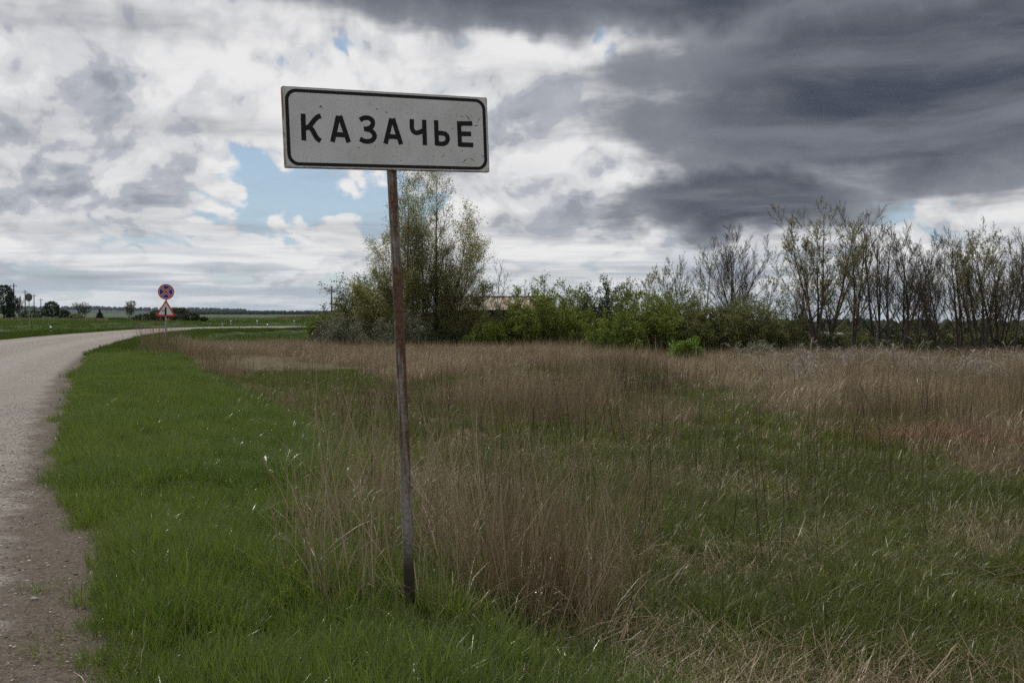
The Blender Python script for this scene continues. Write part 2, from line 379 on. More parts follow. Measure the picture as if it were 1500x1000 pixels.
# ------------------------------------------------------------------ road: worn asphalt with a crumbling gravel and soil edge
def build_road():
    S = np.array([0.62, 0.40, 0.18, 0.0, -0.25, -0.6, -1.2, -2.2, -3.7, -5.2, -6.3, -7.0, -7.3, -7.6, -7.9, -8.25])
    zc = np.array([-0.06, -0.004, 0.008, 0.016, 0.022, 0.030, 0.045, 0.065, 0.08, 0.065, 0.045, 0.030, 0.022, 0.012, -0.004, -0.06])
    n, kx = len(EDGE), len(S)
    Q = EDGE[:, None] + ENRM[:, None] * S[None, :, None]
    V = np.concatenate([Q, np.broadcast_to(zc[None, :, None], (n, kx, 1))], -1)
    # the road lies on the terrain: follow it beyond the bend
    zt = height(EDGE[:, 0] - ENRM[:, 0] * 3.7, EDGE[:, 1] - ENRM[:, 1] * 3.7, np.full(n, -3.7)) + 0.04
    far = sst(124, 150, np.hypot(EDGE[:, 0], EDGE[:, 1])); V[:, :, 2] += (zt * far)[:, None]
    bank = sst(88, 112, EDGE[:, 1]) * 0.034                       # the bend is banked
    V[:, :-1, 2] += bank[:, None] * np.maximum(-S[None, :-1], 0)
    i = np.arange(n - 1)[:, None] * kx; j = np.arange(kx - 1)[None]
    F = np.stack([i + j, i + kx + j, i + kx + j + 1, i + j + 1], -1).reshape(-1, 4)
    m, k, out = material('worn_asphalt'); P = geoco(k); s = k.attr('s')
    g = k.voro(P, 46.0, 'F1', 1); gr = k.sep(g)[0]; cell = k.voro(P, 46.0)
    big = k.noise(P, 0.55, 5, 0.6); fine = k.noise(P, 34.0, 6, 0.75)
    c = k.mix(k.sstep(gr, 0.15, 0.95), (0.098, 0.086, 0.077), (0.245, 0.222, 0.200))
    c = k.mix(k.mul(k.sstep(gr, 0.80, 0.86), k.sstep(fine, 0.46, 0.62)), c, (0.045, 0.040, 0.038))     # dark stones
    c = k.mix(k.mul(k.sstep(big, 0.42, 0.70), 0.35), c, (0.120, 0.110, 0.104))
    track = k.sstep(k.m('ABSOLUTE', k.add(k.m('ABSOLUTE', k.add(s, 3.7)), -1.75)), 0.9, 0.2)
    c = k.mix(k.mul(track, 0.30), c, (0.235, 0.218, 0.205))
    se = k.add(s, k.mul(k.sub(k.noise(P, 2.4, 6, 0.65), 0.5), 0.9))
    soil = k.mix(k.sstep(fine, 0.36, 0.66), (0.034, 0.027, 0.020), (0.092, 0.072, 0.054))
    soil = k.mix(k.mul(k.sstep(k.noise(k.vmul(P, (1, 1, 1)), 75.0, 3, 0.6), 0.60, 0.68), 0.8), soil, (0.19, 0.155, 0.115))
    edge = k.m('MAXIMUM', k.sstep(se, -0.34, 0.0), k.sstep(se, -7.25, -7.6))
    c = k.mix(edge, c, soil)
    pit = k.sstep(k.noise(P, 3.2, 6, 0.7), 0.60, 0.66)                       # small broken-out hollows
    c = k.mix(k.mul(pit, 0.45), c, (0.060, 0.050, 0.042))
    h = k.add(k.mul(k.m('MULTIPLY', cell, -1.0), 1.0), k.add(k.mul(fine, 1.4), k.mul(pit, -0.6)))
    principled(k, out, c, 0.88, 0.2, bump=h, bstr=0.55, bdist=0.012)
    me = mesh_np('road', V.reshape(-1, 3), F[:, ::-1].copy(), [m], True, {'s': np.tile(S, n)})
    tag(link('road', me), kind='structure')
build_road()

# ------------------------------------------------------------------ place-name sign on a leaning rusty post
def build_name_sign():
    W, H, D = 1.02, 0.37, 0.022
    yaw, roll = R(24.8), R(-2.24)
    base = Vector((-0.497, 4.86, float(height(-0.497, 4.86)[0]) - 0.05))
    root = thing('place_name_sign', 'white village name sign with black Cyrillic lettering on a leaning rusty post', 'sign', base, (0, roll, yaw))
    M = Matrix.Rotation(yaw, 4, 'Z') @ Matrix.Rotation(roll, 4, 'Y')
    c = M.inverted() @ (Vector((-0.582, 4.7865, 2.384)) - base)          # plate centre in the sign's own frame
    # --- materials
    mw, k, out = material('sign_white'); o = objco(k)
    n = k.noise(o, 5.0, 6, 0.6); f = k.noise(o, 30.0, 4, 0.6)
    col = k.mix(k.sstep(n, 0.35, 0.7), (0.57, 0.57, 0.58), (0.49, 0.49, 0.49))
    chips = k.mul(k.sstep(k.voro(o, 17.0), 0.10, 0.05), k.sstep(k.noise(o, 4.3, 3, 0.5), 0.54, 0.60))
    streak = k.noise(k.vmul(o, (60.0, 1.0, 5.0)), 1.0, 4, 0.6)
    col = k.mix(k.mul(k.sstep(streak, 0.56, 0.74), 0.16), col, (0.34, 0.31, 0.28))
    oz = k.sep(o)[2]
    rim = k.mul(k.m('MAXIMUM', k.sstep(oz, -0.155, -0.19), k.sstep(k.m('ABSOLUTE', k.sep(o)[0]), 0.49, 0.512)), k.sstep(f, 0.36, 0.60))
    col = k.mix(k.mul(rim, 0.6), col, (0.30, 0.22, 0.15))
    col = k.mix(chips, col, (0.13, 0.075, 0.045))
    principled(k, out, col, 0.5, 0.3)
    mb = paint_material('sign_black', (0.009, 0.009, 0.010), 0.55, 0.2, (0.05, 0.045, 0.04), 0.3, 14)
    mg = paint_material('sign_back_metal', (0.30, 0.30, 0.31), 0.5, 0.5, (0.14, 0.07, 0.035), 0.7, 11)
    mr, k, out = material('rusty_edge'); o = objco(k)
    principled(k, out, k.mix(k.sstep(k.noise(o, 26, 5, 0.65), 0.42, 0.60), (0.19, 0.075, 0.035), (0.42, 0.38, 0.34)), 0.8, 0.2)
    mp, k, out = material('rusty_post'); o = objco(k)
    v = k.noise(k.vmul(o, (26.0, 26.0, 2.2)), 1.0, 6, 0.65); f2 = k.noise(o, 60.0, 4, 0.6)
    side = k.sep(o)[0]
    grey = k.mix(k.sstep(f2, 0.35, 0.7), (0.165, 0.148, 0.132), (0.285, 0.262, 0.240))
    rust = k.mix(k.sstep(f2, 0.3, 0.7), (0.058, 0.034, 0.022), (0.150, 0.086, 0.050))
    zz = k.sep(o)[2]
    hi = k.add(k.add(v, k.mul(k.sub(k.m('ABSOLUTE', k.sub(zz, 1.55)), 0.55), -0.16)), k.mul(side, 2.4))
    c2 = k.mix(k.sstep(hi, 0.46, 0.56), grey, rust)
    c2 = k.mix(k.sstep(k.add(zz, k.mul(v, 0.25)), 0.70, 0.45), c2, (0.040, 0.030, 0.022))      # post turns dark brown towards its foot
    principled(k, out, c2, 0.82, 0.25, bump=v, bstr=0.35, bdist=0.004)
    # --- post: a pipe from below the grass to the middle of the plate
    top = c + Vector((0.006, 0.036, 0.12)); P = [Vector((0, 0, -0.05)).lerp(top, t) + Vector((0.010 * math.sin(t * 3.1), 0, 0)) for t in np.linspace(0, 1, 14)]
    Vp, Fp = tube(P, np.linspace(0.0265, 0.0235, 14), 18)
    link('post', mesh_np('post', Vp, Fp, [mp], True), root)
    for dz in (0.085, -0.115):                                            # clamps behind the plate
        link('clamp', mesh_np('clamp', *cat([box(c.x + .004, c.y + 0.036, c.z + dz, 0.085, 0.066, 0.024)]), [mg]), root)
    # --- plate: pressed sheet with a folded rim
    bm = bmesh.new()
    def rr(w, h, r, y, seg=5):
        pts = []
        for qx, qz, a0 in ((1, 1, 0), (-1, 1, 90), (-1, -1, 180), (1, -1, 270)):
            for i in range(seg + 1):
                a = R(a0 + 90 * i / seg); pts.append((qx * (w / 2 - r) + r * math.cos(a), y, qz * (h / 2 - r) + r * math.sin(a)))
        return pts
    loops = [rr(W - .012, H - .012, 0.004, D), rr(W, H, 0.006, D * 0.95), rr(W, H, 0.006, -0.001), rr(W - 0.006, H - 0.006, 0.006, -0.003)]
    vs = [[bm.verts.new(p) for p in L] for L in loops]
    nn = len(vs[0])
    for a, b in zip(vs[:-1], vs[1:]):
        for i in range(nn):
            f = bm.faces.new((a[i], a[(i + 1) % nn], b[(i + 1) % nn], b[i])); f.material_index = 2
    ff = bm.faces.new(vs[-1]); ff.material_index = 0
    fb = bm.faces.new(list(reversed(vs[0]))); fb.material_index = 1
    bmesh.ops.recalc_face_normals(bm, faces=bm.faces)
    me = bpy.data.meshes.new('plate'); bm.to_mesh(me); bm.free()
    for mm in (mw, mg, mr): me.materials.append(mm)
    plate = link('plate', me, root, c)
    # --- black frame line, rounded corners
    A = np.array(rr(W - 0.023, H - 0.020, 0.052, -0.0042, 8)); B = np.array(rr(W - 0.055, H - 0.050, 0.038, -0.0042, 8)); n8 = len(A)
    i = np.arange(n8); Ff = np.stack([i, (i + 1) % n8, (i + 1) % n8 + n8, i + n8], -1)
    link('frame_line', mesh_np('frame_line', np.concatenate([A, B]), Ff, [mb]), plate)
    # --- letters: strokes laid on the face, each letter a piece
    LET = {'k': [[(-0.4176, 0.0628), (-0.4192, -0.0597)], [(-0.4105, -0.0025), (-0.3942, 0.0037), (-0.3807, 0.0185), (-0.3654, 0.0374), (-0.3503, 0.0508), (-0.3354, 0.0562)], [(-0.3974, 0.0036), (-0.3816, -0.0053), (-0.368, -0.0294), (-0.3558, -0.0488), (-0.3416, -0.0594)]],
        'a': [[(-0.2853, -0.0615), (-0.2524, 0.0606)], [(-0.245, 0.061), (-0.2076, -0.0613)], [(-0.2708, -0.0266), (-0.2187, -0.0271)]],
        'z': [[(-0.1489, 0.0458), (-0.1299, 0.0555), (-0.1079, 0.0573), (-0.0905, 0.0483), (-0.086, 0.0322), (-0.0944, 0.0156), (-0.11, 0.0069), (-0.1312, 0.0044)], [(-0.1253, 0.0047), (-0.1001, -0.0009), (-0.0837, -0.0149), (-0.081, -0.031), (-0.0918, -0.0461), (-0.1108, -0.0532), (-0.1318, -0.0523), (-0.1525, -0.0433)]],
        'a2': [[(-0.0276, -0.0618), (0.0068, 0.0598)], [(0.0137, 0.0601), (0.0502, -0.0617)], [(-0.0124, -0.0261), (0.0377, -0.0276)]],
        'ch': [[(0.1096, 0.0609), (0.1087, 0.0195), (0.1142, 0.004), (0.1288, -0.0037), (0.1466, -0.0005), (0.1674, 0.0094)], [(0.1722, 0.0603), (0.1714, -0.0619)]],
        'soft': [[(0.2339, 0.0612), (0.2339, -0.0616)], [(0.2365, -0.0013), (0.2671, -0.001), (0.2849, -0.0079), (0.2913, -0.0253), (0.2842, -0.0432), (0.2667, -0.0521), (0.2343, -0.0524)]],
        'e': [[(0.3543, 0.0604), (0.3552, -0.0619)], [(0.3474, 0.05), (0.4248, 0.0524)], [(0.3562, -0.0002), (0.416, 0.0011)], [(0.352, -0.0527), (0.4256, -0.0528)]]}
    for strokes in LET.values():
        parts = []
        for q, st in enumerate(strokes):
            Pp = np.array(st)
            if len(Pp) > 2: Pp = catmull(Pp, 4)
            T = np.gradient(Pp, axis=0); T /= np.linalg.norm(T, axis=1)[:, None]; Nn = np.stack([-T[:, 1], T[:, 0]], 1) * 0.0112
            y = -0.0040 - 0.0004 * q; n_ = len(Pp)
            V = np.concatenate([np.stack([(Pp + Nn)[:, 0], np.full(n_, y), (Pp + Nn)[:, 1]], 1), np.stack([(Pp - Nn)[:, 0], np.full(n_, y), (Pp - Nn)[:, 1]], 1)])
            ii = np.arange(n_ - 1); parts.append((V, np.stack([ii, ii + 1, ii + 1 + n_, ii + n_], -1)))
        link('letter', mesh_np('letter', *cat(parts), [mb]), plate)
    # --- scratches and a rusty gash beside the last letter, torn specks of paint
    rs = random.Random(5); parts = []
    marks = [((0.385, 0.098), (0.418, 0.058), 0.003), ((0.455, 0.06), (0.47, 0.085), 0.002), ((0.43, 0.036), (0.462, 0.048), 0.0022), ((0.365, -0.145), (0.395, -0.118), 0.0025), ((0.402, -0.118), (0.43, -0.133), 0.0022),
             ((0.255, -0.128), (0.275, -0.098), 0.0016), ((0.465, -0.10), (0.485, -0.115), 0.002), ((-0.345, 0.098), (-0.325, 0.091), 0.005), ((-0.07, 0.10), (-0.058, 0.097), 0.003), ((-0.025, 0.088), (-0.012, 0.083), 0.003), ((-0.10, 0.13), (-0.095, 0.118), 0.0018), ((0.31, 0.02), (0.335, 0.028), 0.0012), ((-0.17, -0.085), (-0.152, -0.086), 0.002)]
    for _ in range(34): 
        ex = rs.uniform(-.46, .46); ez = rs.choice([rs.uniform(.07, .14), rs.uniform(-.14, -.07)]); L_ = rs.uniform(.003, .009); aa = rs.uniform(0, 6.28)
        marks.append(((ex, ez), (ex + L_ * math.cos(aa), ez + L_ * math.sin(aa)), rs.uniform(.0010, .0024)))
    for q, (a, b, w_) in enumerate(marks):
        a = np.array(a); b = np.array(b); d_ = (b - a) / np.linalg.norm(b - a); nn_ = np.array([-d_[1], d_[0]]) * w_; mid = (a + b) / 2 + nn_ * 1.4
        y = -0.0036 - 0.00002 * (q % 9)
        V = np.array([(a[0], y, a[1]), (mid[0] - nn_[0], y, mid[1] - nn_[1]), (b[0], y, b[1]), (mid[0] + nn_[0] * .6, y, mid[1] + nn_[1] * .6)])
        parts.append((V, np.array([(0, 1, 2, 3)])))
    mm = paint_material('chipped_paint', (0.075, 0.04, 0.025), 0.8, 0.1, (0.16, 0.08, 0.045), 0.8, 40)
    tag(link('chipped_paint', mesh_np('chipped_paint', *cat(parts), [mm]), plate), kind='stuff')
build_name_sign()

# ------------------------------------------------------------------ scattered ground plants (grass nobody could count)
def blades(seed, n, rad, L, w, lean, curve, seg=3, Lvar=0.35, flat=0.0, droop=0.0):
    """one clump of n bent blades: tapering strips"""
    g = np.random.default_rng(seed)
    a = g.uniform(0, 2 * math.pi, n); rr = rad * np.sqrt(g.random(n)); bx = rr * np.cos(a); by = rr * np.sin(a)
    yaw = a + g.normal(0, 1.1, n); ln = lean * np.abs(g.normal(0.5, 0.5, n)) + flat * g.uniform(0.6, 1.3, n); cv = curve * g.uniform(0.2, 1.3, n)
    Ln = L * (1 + Lvar * g.normal(0, 0.6, n)).clip(0.35, 1.9); wd = w * g.uniform(0.7, 1.3, n)
    t = np.linspace(0, 1, seg + 1)
    ang = ln[:, None] + cv[:, None] * t[None]                      # angle from the vertical
    ang = np.minimum(ang, 2.3)
    ds = Ln[:, None] / seg
    h = np.concatenate([np.zeros((n, 1)), np.cumsum(np.sin(ang[:, :-1]) * ds, 1)], 1)
    v = np.concatenate([np.zeros((n, 1)), np.cumsum(np.cos(ang[:, :-1]) * ds, 1)], 1)
    side = yaw + math.pi / 2 + g.normal(0, 0.5, n)
    cx = bx[:, None] + h * np.cos(yaw)[:, None]; cy = by[:, None] + h * np.sin(yaw)[:, None]
    prof = np.interp(t, [0, 0.3, 0.7, 1], [0.75, 1.0, 0.7, 0.06]); W = wd[:, None] * prof[None] * 0.5
    dx = np.cos(side)[:, None] * W; dy = np.sin(side)[:, None] * W
    V = np.stack([np.stack([cx - dx, cy - dy, v - 0.01], -1), np.stack([cx + dx, cy + dy, v - 0.01], -1)], 2)   # n, seg+1, 2, 3
    i = (np.arange(n) * (seg + 1) * 2)[:, None] + (np.arange(seg) * 2)[None]
    F = np.stack([i, i + 1, i + 3, i + 2], -1).reshape(-1, 4)
    br = np.repeat(g.random(n), (seg + 1) * 2); al = np.tile(np.repeat(t, 2), n)
    return V.reshape(-1, 3), F, br, al
def protos(name, mat, specs):
    c = bpy.data.collections.new(name)
    for i, sp in enumerate(specs):
        if not isinstance(sp, list): sp = [sp]
        Vs, Fs, B, A, n = [], [], [], [], 0
        for s_ in sp:
            V, F, br, al = blades(**s_); Vs.append(V); Fs.append(F + n); B.append(br); A.append(al); n += len(V)
        me = mesh_np(name, np.concatenate(Vs), np.concatenate(Fs), [mat], False, {'br': np.concatenate(B), 'along': np.concatenate(A)})
        o = bpy.data.objects.new('%s_tuft_%02d' % (name, i), me); c.objects.link(o)
    return c
def scatter(name, label, category, coll, x, y, scl, tint, tilt=0.12, sz=None, seed=1, parts=None):
    g = np.random.default_rng(seed); n = len(x); z = height(x, y)
    me = bpy.data.meshes.new(name); me.vertices.add(n); me.vertices.foreach_set('co', np.stack([x, y, z], 1).astype(np.float32).ravel())
    at = me.attributes.new('rot', 'FLOAT_VECTOR', 'POINT')
    at.data.foreach_set('vector', np.stack([g.normal(0, tilt, n), g.normal(0, tilt, n), g.uniform(0, 6.283, n)], 1).astype(np.float32).ravel())
    sz = np.ones(n) if sz is None else sz
    at = me.attributes.new('scl', 'FLOAT_VECTOR', 'POINT'); at.data.foreach_set('vector', np.stack([scl, scl, scl * sz], 1).astype(np.float32).ravel())
    at = me.attributes.new('tint', 'FLOAT', 'POINT'); at.data.foreach_set('value', np.asarray(tint, np.float32))
    at = me.attributes.new('idx', 'INT', 'POINT'); at.data.foreach_set('value', g.integers(0, len(coll.objects), n).astype(np.int32))
    me.update()
    o = tag(link(name, me), label, category, kind='stuff')
    ng = bpy.data.node_groups.new(name + '_scatter', 'GeometryNodeTree')
    ng.interface.new_socket('Geometry', in_out='INPUT', socket_type='NodeSocketGeometry')
    ng.interface.new_socket('Geometry', in_out='OUTPUT', socket_type='NodeSocketGeometry')
    nd = ng.nodes; gi = nd.new('NodeGroupInput'); go = nd.new('NodeGroupOutput')
    ip = nd.new('GeometryNodeInstanceOnPoints'); ci = nd.new('GeometryNodeCollectionInfo')
    ci.inputs['Collection'].default_value = coll; ci.inputs['Separate Children'].default_value = True; ci.inputs['Reset Children'].default_value = True
    def na(nm, ty):
        a = nd.new('GeometryNodeInputNamedAttribute'); a.data_type = ty; a.inputs['Name'].default_value = nm; return a.outputs['Attribute']
    L = ng.links
    L.new(gi.outputs[0], ip.inputs['Points']); L.new(ci.outputs[0], ip.inputs['Instance'])
    ip.inputs['Pick Instance'].default_value = True; L.new(na('idx', 'INT'), ip.inputs['Instance Index'])
    L.new(na('rot', 'FLOAT_VECTOR'), ip.inputs['Rotation']); L.new(na('scl', 'FLOAT_VECTOR'), ip.inputs['Scale'])
    L.new(ip.outputs[0], go.inputs[0])
    md = o.modifiers.new('scatter', 'NODES'); md.node_group = ng
    return o

M_GREEN = leaf_material('lush_grass', (0.056, 0.112, 0.010), (0.185, 0.238, 0.030), 0.42, 0.29, 0.6, tip=(0.12, 0.16, 0.06))
M_OLIVE = leaf_material('field_grass', (0.056, 0.090, 0.011), (0.160, 0.185, 0.036), 0.36, 0.40, 0.40, tip=(0.17, 0.16, 0.08))
M_STRAW = leaf_material('dry_straw', (0.190, 0.142, 0.090), (0.500, 0.400, 0.262), 0.15, 0.45, 0.35)
M_GFAR = leaf_material('meadow_grass', (0.044, 0.084, 0.012), (0.105, 0.140, 0.028), 0.38, 0.8, 0.05)
M_STEM = leaf_material('dry_stems', (0.150, 0.106, 0.062), (0.430, 0.342, 0.205), 0.10, 0.5, 0.3)

def wedge(n, r0, r1, p, a0=-36, a1=36, seed=0):
    g = np.random.default_rng(seed); u = g.random(n); e = p + 1
    r = (r0 ** e + u * (r1 ** e - r0 ** e)) ** (1 / e); th = np.radians(g.uniform(a0, a1, n))
    return r * np.sin(th), r * np.cos(th), g
def pick(mask, *arrs): return [a[mask] for a in arrs]

def plant_verge():
    fine = protos('lush_grass', M_GREEN, [dict(seed=i, n=46, rad=0.10, L=0.17 + 0.025 * (i % 3), w=0.0046, lean=0.42, curve=1.0) for i in range(6)])
    mid = protos('lush_grass_mid', M_GREEN, [dict(seed=20 + i, n=34, rad=0.17, L=0.17, w=0.010, lean=0.42, curve=0.9, seg=2) for i in range(5)])
    far = protos('lush_grass_far', M_GFAR, [dict(seed=40 + i, n=26, rad=0.34, L=0.19, w=0.026, lean=0.45, curve=0.8, seg=2) for i in range(4)])
    g = np.random.default_rng(11)
    def along(n, a0, a1, p, s0, s1):
        u = g.random(n); e = p + 1; arc = (a0 ** e + u * (a1 ** e - a0 ** e)) ** (1 / e) + A0
        i = np.clip(np.searchsorted(ARC, arc), 1, len(ARC) - 1); f = (arc - ARC[i - 1]) / (ARC[i] - ARC[i - 1])
        P = EDGE[i - 1] * (1 - f)[:, None] + EDGE[i] * f[:, None]; Nn = ENRM[i]
        return P, Nn, g.uniform(0, 1, n) * (s1 - s0) + s0
    A0 = ARC[np.argmin(np.hypot(EDGE[:, 0] - 0.4, EDGE[:, 1] + 1.2))]
    for nm, cl, n, a0, a1, p, k_, lab in (('grass', fine, 15000, 2.0, 16, 0.15, 1.0, 'lush green grass on the near roadside verge'),
                                     ('grass', mid, 12000, 14, 46, 0.2, 1.0, 'lush green grass along the verge towards the round road sign'),
                                     ('grass', far, 9000, 42, 135, 0.2, 1.0, 'short green grass bordering the road bend')):
        P, Nn, s = along(n, a0, a1, p, -0.35, 4.2); x = P[:, 0] + Nn[:, 0] * s; y = P[:, 1] + Nn[:, 1] * s
        rag = (fbm(x * 2.3, y * 1.5, 4) - 0.5) * 0.75 + g.normal(0, 0.06, len(x))
        w = verge_w(y); lim = w + 0.35 + (fbm(x * 0.6 + 7, y * 0.6, 3) - 0.5) * 1.6
        ok = (s + rag > 0.26) & (s < lim)
        x, y, s, lim = pick(ok, x, y, s, lim)
        b = fbm(x * 0.55, y * 0.55, 3); c_ = fbm(x * 2.1 + 30, y * 2.1, 2)
        edge = sst(0.9, 0.1, s) * 0.25
        sc = (0.62 + 1.1 * (b - 0.30).clip(0, 1) + 0.65 * (c_ - 0.4)) * (1 - edge * 0.8) * g.uniform(0.8, 1.2, len(x))
        near = sst(2.6, 1.2, np.hypot(x, y)); sc *= 1 - 0.4 * near
        sc *= 1 - 0.45 * np.exp(-(((x + 0.48) / 0.35) ** 2 + ((y - 4.45) / 0.6) ** 2))           # trodden in front of the post
        tint = (0.15 + 0.85 * fbm(x * 0.8 + 50, y * 0.8, 3) + g.normal(0, 0.12, len(x))).clip(0, 1)
        scatter(nm, lab, 'grass', cl, x, y, sc * k_, tint, seed=n)
    # far side of the road
    P, Nn, s = along(9000, 20, 150, 0.3, -11.5, -7.5); x = P[:, 0] + Nn[:, 0] * s; y = P[:, 1] + Nn[:, 1] * s
    ok = s + (fbm(x * 0.7, y * 0.7, 3) - 0.5) * 1.4 < -7.95; x, y = pick(ok, x, y)
    scatter('grass', 'short green grass on the far side of the road', 'grass', far, x, y, g.uniform(0.7, 1.3, len(x)), g.random(len(x)), seed=77)
    x, y, g2 = wedge(16000, 60, 260, 0.0, -36, 3, seed=31); s = road_s(x, y); ok = ((s < -9) | ((s > 3) & (np.hypot(x, y) > 62)))
    x, y = pick(ok, x, y); r = np.hypot(x, y)
    scatter('grass', 'rough green meadow beyond the road bend', 'grass', far, x, y, (0.8 + r / 120) * g2.uniform(0.7, 1.3, len(x)), (fbm(x * .05, y * .05, 3) * 1.3 - .1).clip(0, 1), sz=np.where(r > 85, 0.35, 0.8), seed=78)
    # taller dark tufts on the verge's outer edge
    tuft = protos('tall_tuft', M_GREEN, [dict(seed=60 + i, n=90, rad=0.10, L=0.34, w=0.006, lean=0.5, curve=1.2, seg=4) for i in range(3)])
    T = [(-2.52, 11.3), (-2.62, 12.0), (-2.06, 8.75), (-1.9, 8.5), (-2.25, 8.9), (-2.9, 10.2), (-1.75, 9.4), (-3.6, 14.2), (-0.9, 6.3), (0.35, 4.4), (0.62, 4.2), (-1.15, 7.2), (-5.2, 19), (-4.6, 17.5), (-2.2, 10.4), (-2.4, 11.0)] + [(float(-2.0 - 0.455 * (yy - 4.6) + u_), float(yy)) for yy, u_ in zip(np.random.default_rng(5).uniform(3.6, 15, 70), np.random.default_rng(6).uniform(0.3, 2.6, 70))]
    x = np.array([t[0] for t in T]); y = np.array([t[1] for t in T])
    scatter('tall_grass', 'taller grass tufts standing out of the roadside verge', 'grass', tuft, x, y, np.where(np.arange(len(x)) < 16, g.uniform(0.75, 1.15, len(x)), g.uniform(0.5, 0.85, len(x))), np.where(np.arange(len(x)) < 16, g.uniform(0, 0.4, len(x)), g.uniform(0, 0.9, len(x))), seed=79)
plant_verge()

def plant_field():
    gf = protos('field_green', M_OLIVE, [dict(seed=100 + i, n=40, rad=0.13, L=0.13 + 0.03 * (i % 3), w=0.0045, lean=0.6, curve=1.1) for i in range(5)])
    gm = protos('field_green_mid', M_OLIVE, [dict(seed=120 + i, n=30, rad=0.22, L=0.16, w=0.011, lean=0.6, curve=0.9, seg=2) for i in range(4)])
    sf = protos('straw', M_STRAW, [[dict(seed=140 + i, n=26, rad=0.16, L=0.19, w=0.0030, lean=0.9, curve=1.2, flat=0.4), dict(seed=150 + i, n=6, rad=0.10, L=0.30, w=0.0026, lean=0.3, curve=0.7)] for i in range(6)])
    lit = protos('litter', M_STEM, [dict(seed=170 + i, n=30, rad=0.26, L=0.30, w=0.0035, lean=0.15, curve=0.2, flat=1.42) for i in range(5)])
    sm = protos('straw_mid', M_STRAW, [[dict(seed=190 + i, n=26, rad=0.22, L=0.34, w=0.0075, lean=0.6, curve=1.1, seg=3), dict(seed=195 + i, n=10, rad=0.2, L=0.45, w=0.006, lean=0.25, curve=0.6, seg=2)] for i in range(5)])
    stf = protos('stems', M_STEM, [dict(seed=200 + i, n=6, rad=0.18, L=0.52, w=0.0036, lean=0.22, curve=0.25, seg=3, Lvar=0.5) for i in range(6)])
    stm = protos('stems_mid', M_STEM, [dict(seed=220 + i, n=13, rad=0.32, L=0.52, w=0.0060, lean=0.24, curve=0.25, seg=2, Lvar=0.5) for i in range(5)])
    stx = protos('stems_far', M_STEM, [dict(seed=240 + i, n=18, rad=0.55, L=0.46, w=0.014, lean=0.26, curve=0.25, seg=2, Lvar=0.5) for i in range(4)])
    def field_at(x, y):
        s = road_s(x, y); w = verge_w(y); return sst(w - 0.5, w + 0.8, s), s
    def green(x, y):
        r = np.hypot(x, y)
        base = np.interp(r, [0, 5, 9, 13, 18, 26, 40, 60], [1.3, 1.25, 1.12, 0.92, 0.70, 0.46, 0.28, 0.15])
        s = road_s(x, y); strip = sst(7.5, 2.5, s - verge_w(y)) * sst(9, 14, r) * 0.75
        return base + strip + 1.0 * (fbm(x * 1.1 + 31, y * 0.9, 2) - 0.5) + 2.4 * (fbm(x * 0.33 + 3, y * 0.24 + 8, 4) - 0.5)
    def tall(x, y):
        r = np.hypot(x, y)
        base = np.interp(r, [0, 6, 10, 16, 22, 40, 60], [0.10, 0.10, 0.18, 0.33, 0.46, 0.58, 0.6])
        s = road_s(x, y); base = base - 0.38 * sst(6.5, 2.0, s - verge_w(y)) * sst(9, 14, r)
        return base + 1.5 * (fbm(x * 1.3 + 71, y * 0.8, 2) - 0.5) + 2.2 * (fbm(x * 0.22 + 13, y * 0.16 + 2, 4) - 0.5)
    # green under-layer
    for cl, n, r0, r1, p, sd, lab in ((gf, 22000, 2.2, 13, 0.45, 301, 'short green grass coming up through the old field'), (gm, 15000, 12, 34, 0.35, 302, 'patchy green grass in the middle of the dry field')):
        x, y, g = wedge(n, r0, r1, p, seed=sd); f, s = field_at(x, y); q = green(x, y)
        lit_q = fbm(x * 0.8 + 21, y * 0.8, 3)
        ok = (f > g.random(len(x)) * 0.9) & (q > g.random(len(x)) * 0.75 + 0.12) & ((lit_q < 0.52) | (g.random(len(x)) < 0.35)); x, y, q = pick(ok, x, y, q)
        scatter('field_grass', lab, 'grass', cl, x, y, (0.55 + 0.5 * q.clip(0, 1)) * g.uniform(0.6, 1.35, len(x)), (0.9 * fbm(x * 0.9, y * 0.9, 3) + g.normal(0, 0.2, len(x))).clip(0, 1), seed=sd)
    # straw
    for cl, n, r0, r1, p, sd, lab in ((sf, 12000, 2.4, 13, 0.5, 311, 'withered straw-coloured grass between the green tufts'), (sm, 22000, 12, 62, 0.05, 312, 'tan dry grass covering the far part of the field')):
        x, y, g = wedge(n, r0, r1, p, seed=sd); f, s = field_at(x, y); q = 1 - green(x, y); r = np.hypot(x, y)
        ok = (f > 0.25 + 0.6 * g.random(len(x))) & (q > g.random(len(x)) * 0.9 + np.interp(r, [5, 9, 14], [0.30, 0.2, 0.1])); x, y, q, r = pick(ok, x, y, q, r)
        red = np.exp(-(((x - 6.2) / 1.4) ** 2 + ((y - 14.3) / 1.0) ** 2)) + np.exp(-(((x - 7.6) / 1.6) ** 2 + ((y - 13.2) / .9) ** 2))
        tint = (-0.25 + 1.5 * fbm(x * 0.6, y * 0.5, 3) + g.normal(0, 0.15, len(x)) - red * 0.6 - 0.4 * sst(7.5, 4.5, r)).clip(0, 1)
        scatter('dry_grass', lab, 'grass', cl, x, y, (0.7 + 0.5 * q.clip(0, 1) + 0.006 * r) * g.uniform(0.7, 1.25, len(x)), tint, seed=sd)
    # matted litter lying on the ground
    x, y, g = wedge(8000, 2.3, 14, 0.6, seed=321); f, s = field_at(x, y); q = fbm(x * 0.8 + 21, y * 0.8, 3)
    ok = (f > 0.5) & (q > 0.47 + 0.06 * g.random(len(x))); x, y = pick(ok, x, y)
